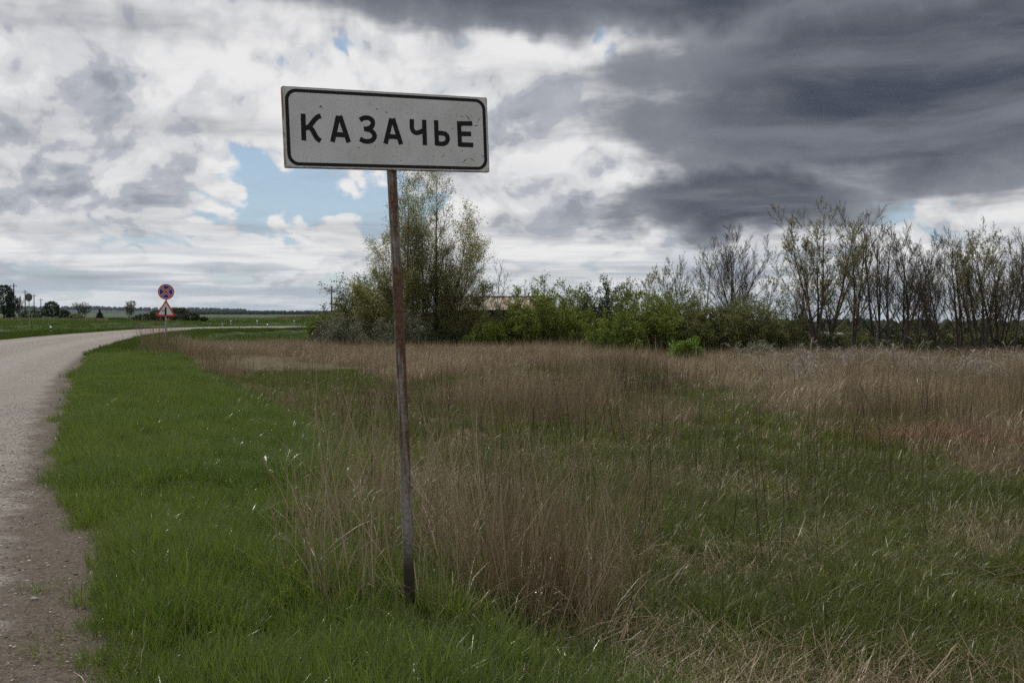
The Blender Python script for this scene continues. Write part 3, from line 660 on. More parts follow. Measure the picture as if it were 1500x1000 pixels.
    scatter('plant_litter', 'matted dead stalks lying flat between the grass', 'litter', lit, x, y, g.uniform(0.6, 1.3, len(x)), g.normal(0.15, 0.25, len(x)).clip(0, 1), tilt=0.08, seed=321)
    # upright dead stems
    for cl, n, r0, r1, p, sd, lab in ((stf, 7000, 3.0, 13, 0.6, 331, 'thin upright dead stems standing in the near field'), (stm, 9000, 11, 34, 0.3, 332, 'brown upright dead stems in the middle of the field'), (stx, 9500, 30, 66, 0.3, 333, 'dense brown dead stems before the bushes')):
        x, y, g = wedge(n, r0, r1, p, seed=sd); f, s = field_at(x, y); q = tall(x, y)
        ok = (f > 0.7) & (q > g.random(len(x)) * 0.7 + 0.26); x, y, q = pick(ok, x, y, q)
        scatter('dead_stems', lab, 'stems', cl, x, y, (0.60 + 0.70 * q.clip(0, 1)) * g.uniform(0.7, 1.25, len(x)), (fbm(x * 0.5 + 5, y * 0.35, 3) * 1.9 - 0.62 + g.normal(0, 0.15, len(x))).clip(0, 1), tilt=0.09, seed=sd)
    # taller dark stalks: thin standing weeds, densest in one brown stand
    dk = protos('dark_stalks', M_DARK, [dict(seed=260 + i, n=4, rad=0.2, L=0.78, w=0.0052, lean=0.12, curve=0.15, seg=3, Lvar=0.5) for i in range(5)])
    x, y, g = wedge(1500, 7, 34, 0.5, seed=341); f, s = field_at(x, y); ok = (f > 0.9) & (fbm(x * 0.4 + 3, y * 0.3, 3) > 0.47); x, y = pick(ok, x, y)
    xs = g.normal(2.4, 0.9, 260); ys = g.normal(23.5, 1.3, 260); x = np.concatenate([x, xs]); y = np.concatenate([y, ys])
    scatter('dead_stalks', 'scattered tall dark dead stalks rising above the dry grass', 'stalks', dk, x, y, g.uniform(0.7, 1.3, len(x)), g.random(len(x)), tilt=0.08, seed=341)
    # rust-coloured flattened patch
    rp = protos('rusty_tuft', M_RUST, [dict(seed=280 + i, n=40, rad=0.28, L=0.34, w=0.006, lean=0.7, curve=1.3, seg=3) for i in range(3)])
    x = np.concatenate([g.normal(6.15, 0.55, 70), g.normal(7.5, 0.7, 40)]); y = np.concatenate([g.normal(14.4, 0.35, 70), g.normal(13.4, 0.35, 40)])
    scatter('rusty_grass', 'rust-red flattened patch of dead grass in the field', 'grass', rp, x, y, g.uniform(0.7, 1.2, len(x)), g.random(len(x)), seed=342)
    # a few dead blades among the verge grass
    x, y, g = wedge(2600, 2.4, 16, 0.4, -36, 6, seed=343); s = road_s(x, y); ok = (s > 0.35) & (s < verge_w(y) + 0.3) & (fbm(x * 1.1, y * 1.1, 3) > 0.5); x, y = pick(ok, x, y)
    scatter('dry_grass', 'single withered blades among the green verge grass', 'grass', VS, x, y, g.uniform(0.6, 1.0, len(x)), g.random(len(x)), seed=343)
M_DARK = leaf_material('dark_stalks', (0.042, 0.030, 0.024), (0.110, 0.078, 0.056), 0.0, 0.7, 0.15)
M_RUST = leaf_material('rusty_grass', (0.160, 0.088, 0.050), (0.330, 0.205, 0.120), 0.2, 0.5, 0.25)
VS = protos('verge_straw', M_STRAW, [dict(seed=290 + i, n=7, rad=0.14, L=0.22, w=0.004, lean=0.7, curve=1.1, seg=3) for i in range(3)])
plant_field()

# ------------------------------------------------------------------ trees and shrubs
def grow(seed, stems, lev, twig_r=0.006):
    """returns poly-lines (points, radii, level); lev: one dict per order of branching"""
    g = random.Random(seed); lines = []
    up = Vector((0, 0, 1))
    def rnd(): return Vector((g.gauss(0, 1), g.gauss(0, 1), g.gauss(0, 1)))
    def br(p, d, L, r, l, tip):
        s = lev[l]; n = s.get('seg', 4); pts = [p.copy()]; rad = [r]; d = d.normalized(); dirs = [d]
        for i in range(n):
            d = (d + up * s['trop'] / n + rnd() * s['wob']).normalized()
            p = p + d * (L / n); pts.append(p.copy()); rad.append(max(r + (tip - r) * ((i + 1) / n) ** 0.9, twig_r * 0.45)); dirs.append(d)
        lines.append((pts, rad, l))
        if l + 1 >= len(lev): return
        c = lev[l + 1]; nc = s['n']; nc = max(1, int(nc * g.uniform(0.75, 1.25)))
        a0 = g.uniform(0, 6.28)
        for q in range(nc):
            t = s['t0'] + (1.0 - s['t0']) * ((q + g.random()) / nc); t = min(t, 0.985)
            f = t * n; i = min(int(f), n - 1); f -= i
            pp = pts[i].lerp(pts[i + 1], f); dd = dirs[i + 1]; rr = rad[i] + (rad[i + 1] - rad[i]) * f
            a0 += 2.4 + g.uniform(-0.5, 0.5)
            ax = dd.orthogonal().normalized(); ax.rotate(Matrix.Rotation(a0, 3, dd))
            ang = R(s['ang'] + g.uniform(-1, 1) * s.get('angv', 10)); nd = (dd * math.cos(ang) + ax * math.sin(ang))
            Lc = L * s['ratio'] * g.uniform(0.65, 1.2) * (1.0 - s.get('top', 0.55) * t)
            if Lc < 0.08: continue
            br(pp, nd, Lc, max(rr * s.get('rr', 0.6), twig_r), l + 1, twig_r)
    for (p, d, L, r) in stems: br(Vector(p), Vector(d), L, r, 0, twig_r * 1.5)
    return lines
SIDES = (7, 5, 4, 3, 3, 3)
def wood_mesh(name, lines, mat):
    Vs, Fs, n = [], [], 0
    for pts, rad, l in lines:
        V, F = tube(np.array(pts), np.array(rad), SIDES[min(l, 5)]); Vs.append(V); Fs.append(F + n); n += len(V)
    return mesh_np(name, np.concatenate(Vs), np.concatenate(Fs), [mat], True)
def leaf_mesh(name, lines, mat, seed, min_lvl, per, size, spread=0.06, tmin=0.15, keep=None, aspect=0.55):
    """small folded leaves set along the twigs"""
    g = np.random.default_rng(seed); Ps, Ds = [], []
    for pts, rad, l in lines:
        if l < min_lvl: continue
        pts = np.array(pts); L = np.linalg.norm(pts[-1] - pts[0]); k = g.poisson(per * (0.4 + L))
        if k == 0: continue
        t = (tmin + (1 - tmin) * g.random(k)) * (len(pts) - 1); i = np.minimum(t.astype(int), len(pts) - 2); f = (t - i)[:, None]
        Ps.append(pts[i] * (1 - f) + pts[i + 1] * f); Ds.append(np.repeat((pts[-1] - pts[0])[None] / (L + 1e-6), k, 0))
    P = np.concatenate(Ps); D = np.concatenate(Ds)
    if keep is not None: m = keep(P, g); P, D = P[m], D[m]
    n = len(P); P = P + g.normal(0, spread, (n, 3))
    a = D * 0.6 + g.normal(0, 0.7, (n, 3)); a /= np.linalg.norm(a, axis=1)[:, None]
    b = np.cross(a, g.normal(0, 1, (n, 3))); b /= np.linalg.norm(b, axis=1)[:, None] + 1e-9
    c = np.cross(a, b); s = size * g.uniform(0.6, 1.35, n)[:, None]
    fold = c * s * 0.12
    V = np.stack([P, P + a * s * .45 + b * s * aspect * .5 + fold, P + a * s, P + a * s * .45 - b * s * aspect * .5 + fold], 1).reshape(-1, 3)
    F = np.arange(n * 4).reshape(-1, 4)
    return mesh_np(name, V, F, [mat], False, {'br': np.repeat(g.random(n), 4), 'along': np.zeros(n * 4)})

BARK_DARK = bark_material('dark_bark', (0.058, 0.048, 0.039), (0.115, 0.096, 0.078))
BARK_GREY = bark_material('grey_bark', (0.075, 0.066, 0.055), (0.150, 0.132, 0.108))
BARK_PALE = bark_material('bleached_twigs', (0.25, 0.22, 0.19), (0.42, 0.385, 0.34))
L_YELL = leaf_material('young_poplar_leaves', (0.190, 0.200, 0.050), (0.310, 0.300, 0.105), 0.55, 0.45, 0.3, inst=False)
L_BRIGHT = leaf_material('fresh_green_leaves', (0.095, 0.135, 0.014), (0.185, 0.225, 0.032), 0.52, 0.45, 0.3, inst=False)
L_OLIVE = leaf_material('olive_leaves', (0.088, 0.108, 0.028), (0.175, 0.190, 0.064), 0.52, 0.5, 0.3, inst=False)
L_GREY = leaf_material('grey_green_leaves', (0.110, 0.122, 0.072), (0.205, 0.215, 0.140), 0.42, 0.5, 0.3, inst=False)
L_DARK = leaf_material('dark_green_leaves', (0.018, 0.032, 0.010), (0.040, 0.062, 0.018), 0.25, 0.5, 0.3, inst=False)
L_VIVID = leaf_material('vivid_green_leaves', (0.100, 0.190, 0.018), (0.175, 0.275, 0.030), 0.45, 0.42, 0.3, inst=False)
L_BUD = leaf_material('opening_buds', (0.160, 0.165, 0.050), (0.270, 0.260, 0.095), 0.50, 0.5, 0.3, inst=False)

def spot(px, d):
    """place on the ground: bearing as a photo column, depth in metres"""
    x = (px - 750) / 1458.0 * d; return (x, d, float(height(x, d)[0]) - 0.05)
def plant(name, label, category, px, d, lines_or_parts, rz=0.0, scale=1.0, group=None, sxy=None):
    o = thing(name, label, category, spot(px, d), (0, 0, rz), group); o.scale = (scale * (sxy or 1),) * 2 + (scale,)
    for nm, me in lines_or_parts:
        q = link(nm, me, o)
        if nm in ('twigs', 'branches', 'foliage', 'crown', 'stems'): q['kind'] = 'stuff'          # uncountable fine pieces
    return o

# --- kinds -----------------------------------------------------------------
def bare_tree(seed, H=7.0, fork=2, spread=0.16, dense=1.0, bark=BARK_DARK, buds=0.0, bud_mat=None, bud_size=0.07, lean=0.0, tw=0.0056):
    g = random.Random(seed); st = []
    for i in range(fork):
        a = g.uniform(0, 6.28); q = spread * (0.4 + g.random()) if fork > 1 else 0.05
        st.append(((0.12 * math.cos(a) * (fork > 1), 0.12 * math.sin(a) * (fork > 1), -0.1), (math.cos(a) * q + lean, math.sin(a) * q * .8, 1), H * g.uniform(0.82, 1.0), 0.098 * H / 7 * g.uniform(0.75, 1.1)))
    lev = [dict(trop=0.25, wob=0.05, seg=9, n=int(15 * dense), t0=0.22, ang=41, ratio=0.52, top=0.66, rr=0.5),
           dict(trop=0.80, wob=0.08, seg=5, n=int(10 * dense), t0=0.2, ang=36, ratio=0.50, top=0.4, rr=0.5),
           dict(trop=0.6, wob=0.10, seg=3, n=int(7 * dense), t0=0.15, ang=30, ratio=0.55, top=0.3, rr=0.55),
           dict(trop=0.3, wob=0.10, seg=2)]
    L = grow(seed, st, lev, tw)
    parts = [('trunk', wood_mesh('trunk', [l for l in L if l[2] <= 1], bark)), ('branches', wood_mesh('branches', [l for l in L if l[2] > 1], bark))]
    if buds > 0: parts.append(('crown', leaf_mesh('crown', L, bud_mat or L_BUD, seed, 2, buds, bud_size, 0.03, 0.3)))
    return parts
def leafy_bush(seed, H, W, mat, per=9.0, size=0.085, stems=26, bark=BARK_GREY, upright=0.15, dense=1.0):
    g = random.Random(seed); st = []; H *= 1.19; W *= 1.40; per *= 1.75; size *= 1.16; stems = int(stems * 1.2); upright *= 0.6
    for i in range(stems):
        # stems aim at points of a lumpy dome
        a = i * 2.39996 + g.uniform(-.4, .4); c = 1 - 0.93 * (i + g.random()) / stems; sphi = math.sqrt(1 - c * c)
        k_ = 0.86 + 0.42 * (float(vnoise(seed * 3.7 + 1.6 * math.cos(a), 1.6 * math.sin(a) + 2 * c)) - 0.5) + g.uniform(-.06, .02)
        e = Vector((W / 2 * sphi * math.cos(a) * k_, W / 2 * sphi * math.sin(a) * k_, H * (0.16 + 0.84 * c) * k_))
        o = Vector((e.x * 0.30, e.y * 0.30, -0.1)); v = e - o
        st.append((o, v, v.length * 0.94, 0.026 * H / 4))
    lev = [dict(trop=0.06, wob=0.05, seg=5, n=int(13 * dense), t0=0.10, ang=52, ratio=0.27, top=0.15, rr=0.55),
           dict(trop=upright, wob=0.12, seg=3, n=int(7 * dense), t0=0.10, ang=48, ratio=0.50, top=0.3, rr=0.6),
           dict(trop=upright, wob=0.12, seg=2)]
    L = grow(seed, st, lev, 0.0045)
    return [('stems', wood_mesh('stems', [l for l in L if l[2] <= 1], bark)), ('twigs', wood_mesh('twigs', [l for l in L if l[2] > 1], bark)),
            ('foliage', leaf_mesh('foliage', L, mat, seed, 1, per, size, 0.08, 0.1))]

def build_vegetation():
    # --- the big poplar thicket behind the sign
    g = random.Random(4); st = []
    for (ox, oy, dx, dy, L, r) in ((0.35, 0, 0.03, 0, 9.2, 0.12), (-1.2, 0.2, -0.03, 0.02, 8.9, 0.11), (-0.6, -0.3, -0.20, -0.1, 7.2, 0.08), (0.7, -0.1, 0.26, -0.05, 7.0, 0.08), (-1.5, 0, -0.40, 0.1, 6.0, 0.07),
                                (1.0, 0.2, 0.46, 0.1, 5.9, 0.07), (-0.3, 0.4, 0.02, 0.16, 8.2, 0.09), (-0.7, 0.1, 0.04, -0.15, 6.4, 0.07), (0.3, -0.3, 0.14, -0.25, 5.4, 0.06),
                                (1.3, -.2, 0.95, 0, 3.8, 0.045), (-1.8, -.3, -0.95, -.2, 3.9, 0.045), (0.0, -.5, -0.25, -0.5, 4.2, 0.05), (0.6, -.5, 0.35, -0.5, 4.0, 0.05), (-1.1, -.5, -0.5, -0.4, 4.2, 0.05)):
        st.append(((ox, oy, -0.1), (dx, dy, 1), L, r))
    st = [(p, (d[0] * 0.74, d[1] * 0.74, 1), L_, r) for p, d, L_, r in st]
    lev = [dict(trop=0.30, wob=0.04, seg=10, n=19, t0=0.10, ang=42, ratio=0.38, top=0.62, rr=0.5),
           dict(trop=0.7, wob=0.09, seg=5, n=8, t0=0.12, ang=42, ratio=0.58, top=0.3, rr=0.55),
           dict(trop=0.5, wob=0.1, seg=2, n=4, t0=0.15, ang=38, ratio=0.7, top=0.3, rr=0.7), dict(trop=0.3, wob=0.1, seg=2)]
    L = grow(41, st, lev, 0.0042)
    plant('poplar_tree', 'tall many-stemmed poplar with thin yellow-green young leaves rising behind the name sign', 'tree', 627, 54,
          [('trunk', wood_mesh('trunk', [l for l in L if l[2] <= 1], BARK_GREY)), ('branches', wood_mesh('branches', [l for l in L if l[2] > 1], BARK_GREY)),
           ('crown', leaf_mesh('crown', L, L_YELL, 9, 2, 13.0, 0.076, 0.12, 0.05))])
    # --- bushes, left to right
    B = leafy_bush
    plant('bush', 'small fresh green bush ending the thicket beside the road', 'bush', 470, 58, B(11, 2.0, 1.7, L_BRIGHT, 9, .09, 17))
    plant('bush', 'rounded green-grey bush between the utility pole and the tall poplar', 'bush', 526, 57, B(12, 4.0, 4.2, L_OLIVE, 10, .09, 28), scale=1.0)
    plant('bush', 'pale grey-green bush standing before the rounded green-grey one', 'bush', 505, 52, B(13, 2.0, 3.0, L_GREY, 8, .07, 20, upright=0.7))
    plant('bush', 'grey-green scrub at the left foot of the tall poplar', 'bush', 578, 51, B(14, 2.0, 3.4, L_GREY, 7, .07, 20, upright=0.8))
    plant('bush', 'dark green scrub at the right foot of the tall poplar', 'bush', 650, 52, B(15, 1.6, 2.6, L_OLIVE, 8, .08, 19))
    plant('bare_shrub', 'purplish bare shrub with a few leaves in front of the shed', 'shrub', 716, 58,
          (lambda L_: [('stems', wood_mesh('stems', [l for l in L_ if l[2] <= 1], BARK_DARK)), ('twigs', wood_mesh('twigs', [l for l in L_ if l[2] > 1], BARK_DARK)), ('foliage', leaf_mesh('foliage', L_, L_OLIVE, 5, 2, 2.2, 0.08, 0.04, 0.2))])
          (grow(16, [((0.2 * i - .5, 0.05 * i, -0.1), (0.16 * (i - 2.5), 0.1 * math.sin(i * 2), 1), 4.6 - 0.25 * abs(i - 3), 0.04) for i in range(7)],
                [dict(trop=0.15, wob=0.06, seg=7, n=9, t0=0.25, ang=30, ratio=0.4, top=0.5, rr=0.5), dict(trop=0.5, wob=0.1, seg=4, n=5, t0=0.2, ang=32, ratio=0.5, top=0.3), dict(trop=0.3, wob=0.1, seg=3)], 0.006)))
    plant('bush', 'large fresh green bush right of the shed', 'bush', 792, 52, B(17, 3.5, 4.9, L_BRIGHT, 10.5, .088, 32))
    plant('bush', 'low bright green bush covering the foot of the shed', 'bush', 728, 50, B(18, 1.55, 2.3, L_BRIGHT, 9, .085, 19))
    plant('bush', 'dark green upright bush between the two large green bushes', 'bush', 884, 58, B(19, 3.5, 3.0, L_DARK, 9, .095, 22, upright=0.9))
    plant('bush', 'low green bush filling the dip before the dark upright bush', 'bush', 868, 50, B(20, 1.7, 2.4, L_BRIGHT, 9, .085, 19))
    plant('bush', 'large yellow-green bush with a sloping left side', 'bush', 943, 48, B(21, 3.1, 3.9, L_BRIGHT, 10.5, .085, 30))
    plant('bush', 'broad olive bush beside the yellow-green one', 'bush', 1028, 49.5, B(22, 2.95, 3.3, L_OLIVE, 10, .080, 28))
    plant('bush', 'greyish olive bush next to the leafless thicket', 'bush', 1095, 50, B(23, 2.9, 3.5, L_OLIVE, 9, .078, 28, upright=0.6))
    plant('bush', 'small vivid green bush standing alone in the dry grass', 'bush', 1003, 38, B(24, 0.98, 1.05, L_VIVID, 26, .062, 22))
    plant('bush', 'small olive bush at the foot of the greyish olive bush', 'bush', 1113, 43, B(25, 0.9, 1.1, L_GREY, 18, .06, 17))
    plant('bush', 'olive bush behind the large fresh green one, beside the shed wall', 'bush', 838, 58, B(26, 2.9, 3.6, L_OLIVE, 9, .09, 24))
    plant('bush', 'yellow-green bush low in front of the sloping one', 'bush', 905, 46, B(27, 1.7, 2.4, L_BRIGHT, 10, .08, 20))
    plant('bush', 'olive bush closing the hedge behind the vivid small bush', 'bush', 985, 52, B(28, 2.9, 3.2, L_OLIVE, 9, .085, 24))
    plant('bush', 'dark bush filling the hedge between both olive bushes', 'bush', 1062, 54, B(29, 2.7, 2.8, L_DARK, 9, .085, 22))
    plant('bush', 'brownish thin-leaved bush where the hedge meets the leafless thicket', 'bush', 1150, 52, B(30, 2.6, 2.8, L_OLIVE, 3.5, .075, 24, BARK_DARK, 0.7))
    plant('bush', 'olive bush behind the grey-green scrub left of the poplar', 'bush', 555, 58, B(34, 3.2, 3.4, L_OLIVE, 9, .09, 22))
    plant('bush', 'dull green bush between the poplar and the shed', 'bush', 672, 55, B(35, 1.9, 2.6, L_OLIVE, 9, .085, 20))
    # --- slim trees behind the bushes
    slim = bare_tree(31, 6.0, 1, 0.05, 0.8, BARK_GREY, 3.2, L_YELL, 0.09); slim2 = bare_tree(32, 6.4, 1, 0.05, 0.95, BARK_DARK, 2.0, L_BUD, 0.08)
    fan = bare_tree(33, 6.4, 2, 0.20, 1.0, BARK_DARK)
    for px, d, sc, rz, parts, lab in ((941, 60, 0.92, 0.4, slim, 'slim young tree with thin yellow-green crown above the yellow-green bush'),
                                      (985, 61, 0.86, 1.9, slim2, 'thin budding tree at the left of the row behind the olive bush'),
                                      (1003, 60, 0.95, 3.1, slim2, 'thin budding tree next to the taller one in the row behind the olive bush'),
                                      (1026, 58, 1.02, 0.2, slim2, 'tallest budding tree of the row behind the olive bush'),
                                      (1058, 60, 1.05, 2.2, fan, 'leafless tree with fan crown behind the gap of the olive bushes'),
                                      (1080, 58, 1.04, 4.4, fan, 'leafless tree with wide fan crown behind the greyish olive bush'),
                                      (1117, 60, 0.90, 5.0, slim, 'slim lone tree with few leaves between the fan crowns and the thicket')):
        plant('slim_tree', lab, 'tree', px, d, parts, rz, sc)
    # --- leafless thicket on the right
    leafy = bare_tree(51, 7.3, 6, 0.26, 0.85, BARK_DARK, 7.5, L_BUD, 0.075)
    t1 = bare_tree(52, 7.0, 2, 0.10, 0.95, BARK_DARK, 0.4, L_BUD, .06, lean=0.12); t2 = bare_tree(53, 6.7, 2, 0.24, 1.0, BARK_DARK, 0.5, L_BUD, .06); t3 = bare_tree(54, 6.8, 3, 0.14, 0.85, BARK_DARK, 0.35, L_BUD, .06)
    t4 = bare_tree(55, 6.5, 2, 0.34, 1.05, BARK_DARK, 0.3, L_BUD, .06); t5 = bare_tree(56, 6.8, 5, 0.22, 0.85, BARK_DARK, 4.0, L_BUD, 0.075); sap = bare_tree(57, 4.8, 2, 0.12, 0.8, BARK_DARK)
    for px, d, sc, rz, parts, lab in ((1203, 50, 0.98, 0.3, leafy, 'budding many-stemmed tree at the left end of the leafless thicket'),
                                      (1243, 51, 1.02, 0.0, t1, 'leafless tree with stems leaning right out of the budding one'),
                                      (1284, 53, 1.03, 1.0, t3, 'slender leafless tree with three close stems'),
                                      (1307, 49, 0.95, 2.4, t2, 'leafless tree with dark forked trunk and broad crown'),
                                      (1322, 51, 0.97, 0.6, t2, 'leafless tree right beside the dark forked trunk'),
                                      (1388, 50, 0.96, 3.0, t4, 'leafless tree with wide fork behind the gap in the thicket'),
                                      (1406, 52, 0.94, 1.2, t3, 'leafless tree with close stems after the wide fork'),
                                      (1436, 51, 0.96, 4.1, t5, 'many-stemmed tree with greenish budding crown'),
                                      (1462, 52, 0.93, 2.0, t5, 'many-stemmed tree behind the greenish budding crown'),
                                      (1484, 49, 0.90, 5.2, t4, 'leafless tree with wide fork at the right end of the thicket'),
                                      (1512, 50, 0.92, 0.9, t3, 'leafless tree with close stems ending the thicket')):
        plant('thicket_tree', lab, 'tree', px, d, parts, rz, sc * 1.0)
    for i, (px, d, sc) in enumerate(((1160, 55, 1.0), (1178, 52, .8), (1225, 56, .95), (1338, 53, .9), (1356, 56, .8), (1372, 54, .85), (1419, 55, .9), (1450, 54, .8), (1472, 56, .9), (1270, 58, 1.0))):
        plant('sapling', 'thin leafless sapling standing between the thicket trees', 'sapling', px, d, sap, i * 1.7, sc, 'saplings in the thicket')
    low = [B(61, 1.5, 2.4, L_OLIVE, 5, .07, 19, BARK_DARK, 0.6), B(62, 1.3, 2.2, L_DARK, 5, .07, 19, BARK_DARK, 0.6)]
    for i, (px, d, k_) in enumerate(((1150, 49, 1), (1180, 51, 0), (1212, 50, 1), (1252, 53, 0), (1290, 54, 1), (1330, 52, 0), (1365, 53, 1), (1402, 54, 0), (1440, 52, 1), (1478, 53, 0), (1505, 51, 1), (1165, 60, 1), (1205, 62, 1), (1240, 61, 0), (1275, 62, 1), (1312, 61, 1), (1345, 62, 0), (1380, 61, 1), (1420, 62, 1), (1458, 61, 0), (1495, 62, 1))):
        plant('undergrowth_shrub', ('low olive-leaved shrub at the foot of the leafless thicket', 'low dark-leaved shrub at the foot of the leafless thicket')[k_], 'shrub', px, d, low[k_], i * 2.1, (0.85 + 0.06 * (i % 4)) * (1.25 if d > 57 else 1.0), ('olive shrubs under the thicket', 'dark shrubs under the thicket')[k_])
    # --- bleached dead brush in front of the thicket
    dead = []
    for s_ in (71, 72, 73):
        g = random.Random(s_); st = [((g.gauss(0, .2), g.gauss(0, .2), -0.05), (g.gauss(0, .55), g.gauss(0, .55), .8), g.uniform(.7, 1.2), 0.011) for _ in range(8)]
        Ld = grow(s_, st, [dict(trop=-0.1, wob=0.13, seg=5, n=6, t0=0.2, ang=45, ratio=0.5, top=0.4), dict(trop=-0.1, wob=0.15, seg=4, n=3, t0=0.2, ang=40, ratio=0.5, top=0.3), dict(trop=0, wob=0.15, seg=2)], 0.0048)
        dead.append([('stems', wood_mesh('stems', [l for l in Ld if l[2] == 0], BARK_PALE)), ('twigs', wood_mesh('twigs', [l for l in Ld if l[2] > 0], BARK_PALE))])
    g = random.Random(8)
    for i in range(26):
        px = 1085 + 440 * (i + g.random()) / 26; d = g.uniform(27, 41)
        plant('dead_shrub', 'bleached dead shrub with tangled pale twigs in the dry grass', 'shrub', px, d, dead[i % 3], g.uniform(0, 6.28), g.uniform(0.8, 1.3), 'bleached shrubs before the thicket')
build_vegetation()

# ------------------------------------------------------------------ old shed behind the poplar
def build_shed():
    d = 63.0; x, y, z = spot(715, d)
    root = thing('shed', 'old dark timber shed with rusty corrugated roof among the bushes', 'shed', (x, y, z - 0.32), (0, 0, R(-4)))
    mw, k, out = material('weathered_boards'); o = objco(k); rr = k.n.new('ShaderNodeObjectInfo').outputs['Random']
    n = k.noise(k.vmul(o, (8, 8, 0.8)), 3.0, 5, 0.6); c = k.mix(k.sstep(n, 0.3, 0.7), (0.040, 0.034, 0.030), (0.105, 0.090, 0.078)); c = k.mix(k.mul(rr, 0.5), c, (0.060, 0.052, 0.046))
    principled(k, out, c, 0.9, 0.1)
    mr, k, out = material('corrugated_roofing'); o = objco(k); rr = k.n.new('ShaderNodeObjectInfo').outputs['Random']
    n = k.noise(k.vadd(k.vmul(o, (2.2, 0.5, 0.5)), k.xyz(k.mul(rr, 9.0), 0.0, 0.0)), 1.6, 5, 0.6)
    principled(k, out, k.mix(k.sstep(n, 0.44, 0.56), (0.36, 0.335, 0.31), (0.150, 0.105, 0.066)), 0.85, 0.2)
    mb = paint_material('old_plaster', (0.21, 0.19, 0.165), 0.9, 0.1, (0.09, 0.08, 0.06), 0.8, 2.5)
    W, D, hb, he, hr = 6.4, 4.0, 1.35, 2.62, 3.34
    V, F = cat([box(0, 0, hb / 2 - .1, W, D, hb + .2)]); link('base_wall', mesh_np('base_wall', V, F, [mb]), root)
    # inner timber core, then boards one by one on the visible sides
    V, F = cat([box(0, 0, (hb + he) / 2 - .01, W - 0.12, D - 0.12, he - hb + .06)]); link('timber_frame', mesh_np('timber_frame', V, F, [mw]), root)
    bw = 0.2; bme = mesh_np('board', *box(0, 0, 0, bw - 0.012, 0.028, he - hb + 0.04), [mw]); rg = random.Random(3)
    for i in range(int(W / bw)):
        link('board', bme, root, (-W / 2 + bw * (i + .5), -D / 2 + 0.028 + rg.uniform(-.006, .006), (hb + he) / 2 + rg.uniform(-.03, .03)))
    for sx in (-1, 1):
        for i in range(int(D / bw) - 1):
            link('board', bme, root, (sx * (W / 2 - 0.028), -D / 2 + 0.06 + bw * (i + .5), (hb + he) / 2), (0, 0, math.pi / 2))
    # gables
    for sx in (-1, 1):
        V = np.array([(sx * (W / 2 - .03), -D / 2, he), (sx * (W / 2 - .03), D / 2, he), (sx * (W / 2 - .03), 0, hr - .02), (sx * (W / 2 - .09), -D / 2, he), (sx * (W / 2 - .09), D / 2, he), (sx * (W / 2 - .09), 0, hr - .02)])
        link('gable', mesh_np('gable', V, [(0, 1, 2), (3, 5, 4), (0, 3, 4, 1), (1, 4, 5, 2), (2, 5, 3, 0)], [mw]), root)
    # corrugated sheets
    sw = 0.92; n = 24; ov = D / 2 + 0.25; slope = (hr - he) / (D / 2)
    for side in (-1, 1):
        xs = np.linspace(-sw / 2 - .03, sw / 2 + .03, n); zz = 0.022 * np.sin(xs / 0.155 * 2 * math.pi)
        t = np.array([0, ov]); V = np.array([(a, side * b, -b * slope + c) for b in t for a, c in zip(xs, zz)])
        V = np.concatenate([V, V - (0, 0, 0.012)]); i = np.arange(n - 1); F = np.concatenate([np.stack([i, i + 1, i + 1 + n, i + n], -1), np.stack([i + 2 * n, i + 3 * n, i + 1 + 3 * n, i + 1 + 2 * n], -1)])
        sme = mesh_np('roof_sheet', V, F, [mr], True)
        for q in range(7):
            link('roof_sheet', sme, root, (-W / 2 + 0.44 + sw * q, 0, hr + 0.03 + 0.004 * (q % 2)), (0, 0, 0))
    V, F = tube([(-W / 2 - .1, 0, hr + .05), (W / 2 + .1, 0, hr + .05)], 0.07, 8); link('ridge_cap', mesh_np('ridge_cap', V, F, [mr], True), root)
build_shed()

# ------------------------------------------------------------------ road signs
M_POLE = paint_material('galvanised_pole', (0.33, 0.33, 0.32), 0.55, 0.5, (0.12, 0.08, 0.05), 0.5, 8)
M_SRED = paint_material('sign_red', (0.52, 0.035, 0.022), 0.45, 0.4, amount=0.1)
M_SBLUE = paint_material('sign_blue', (0.012, 0.035, 0.23), 0.45, 0.4, amount=0.1)
M_SWHITE = paint_material('sign_reflective_white', (0.62, 0.62, 0.62), 0.45, 0.4, amount=0.15)
M_SBLACK = paint_material('sign_symbol_black', (0.012, 0.012, 0.012), 0.5, 0.3, amount=0.1)
M_SBACK = paint_material('sign_grey_back', (0.10, 0.10, 0.10), 0.6, 0.4, amount=0.3)
def disc(r, y, n=36, r0=0.0, thick=0.0):
    a = np.arange(n) * 2 * math.pi / n
    o = np.stack([r * np.cos(a), np.full(n, y), r * np.sin(a)], 1)
    if r0 > 0:
        q = np.stack([r0 * np.cos(a), np.full(n, y), r0 * np.sin(a)], 1); i = np.arange(n)
        return np.concatenate([o, q]), [tuple(f) for f in np.stack([i, (i + 1) % n, (i + 1) % n + n, i + n], -1)]
    if thick == 0: return o, [tuple(range(n))]
    b = o + (0, thick, 0); i = np.arange(n)
    return np.concatenate([o, b]), [tuple(range(n)), tuple(range(2 * n - 1, n - 1, -1))] + [tuple(f) for f in np.stack([i, i + n, (i + 1) % n + n, (i + 1) % n], -1)]
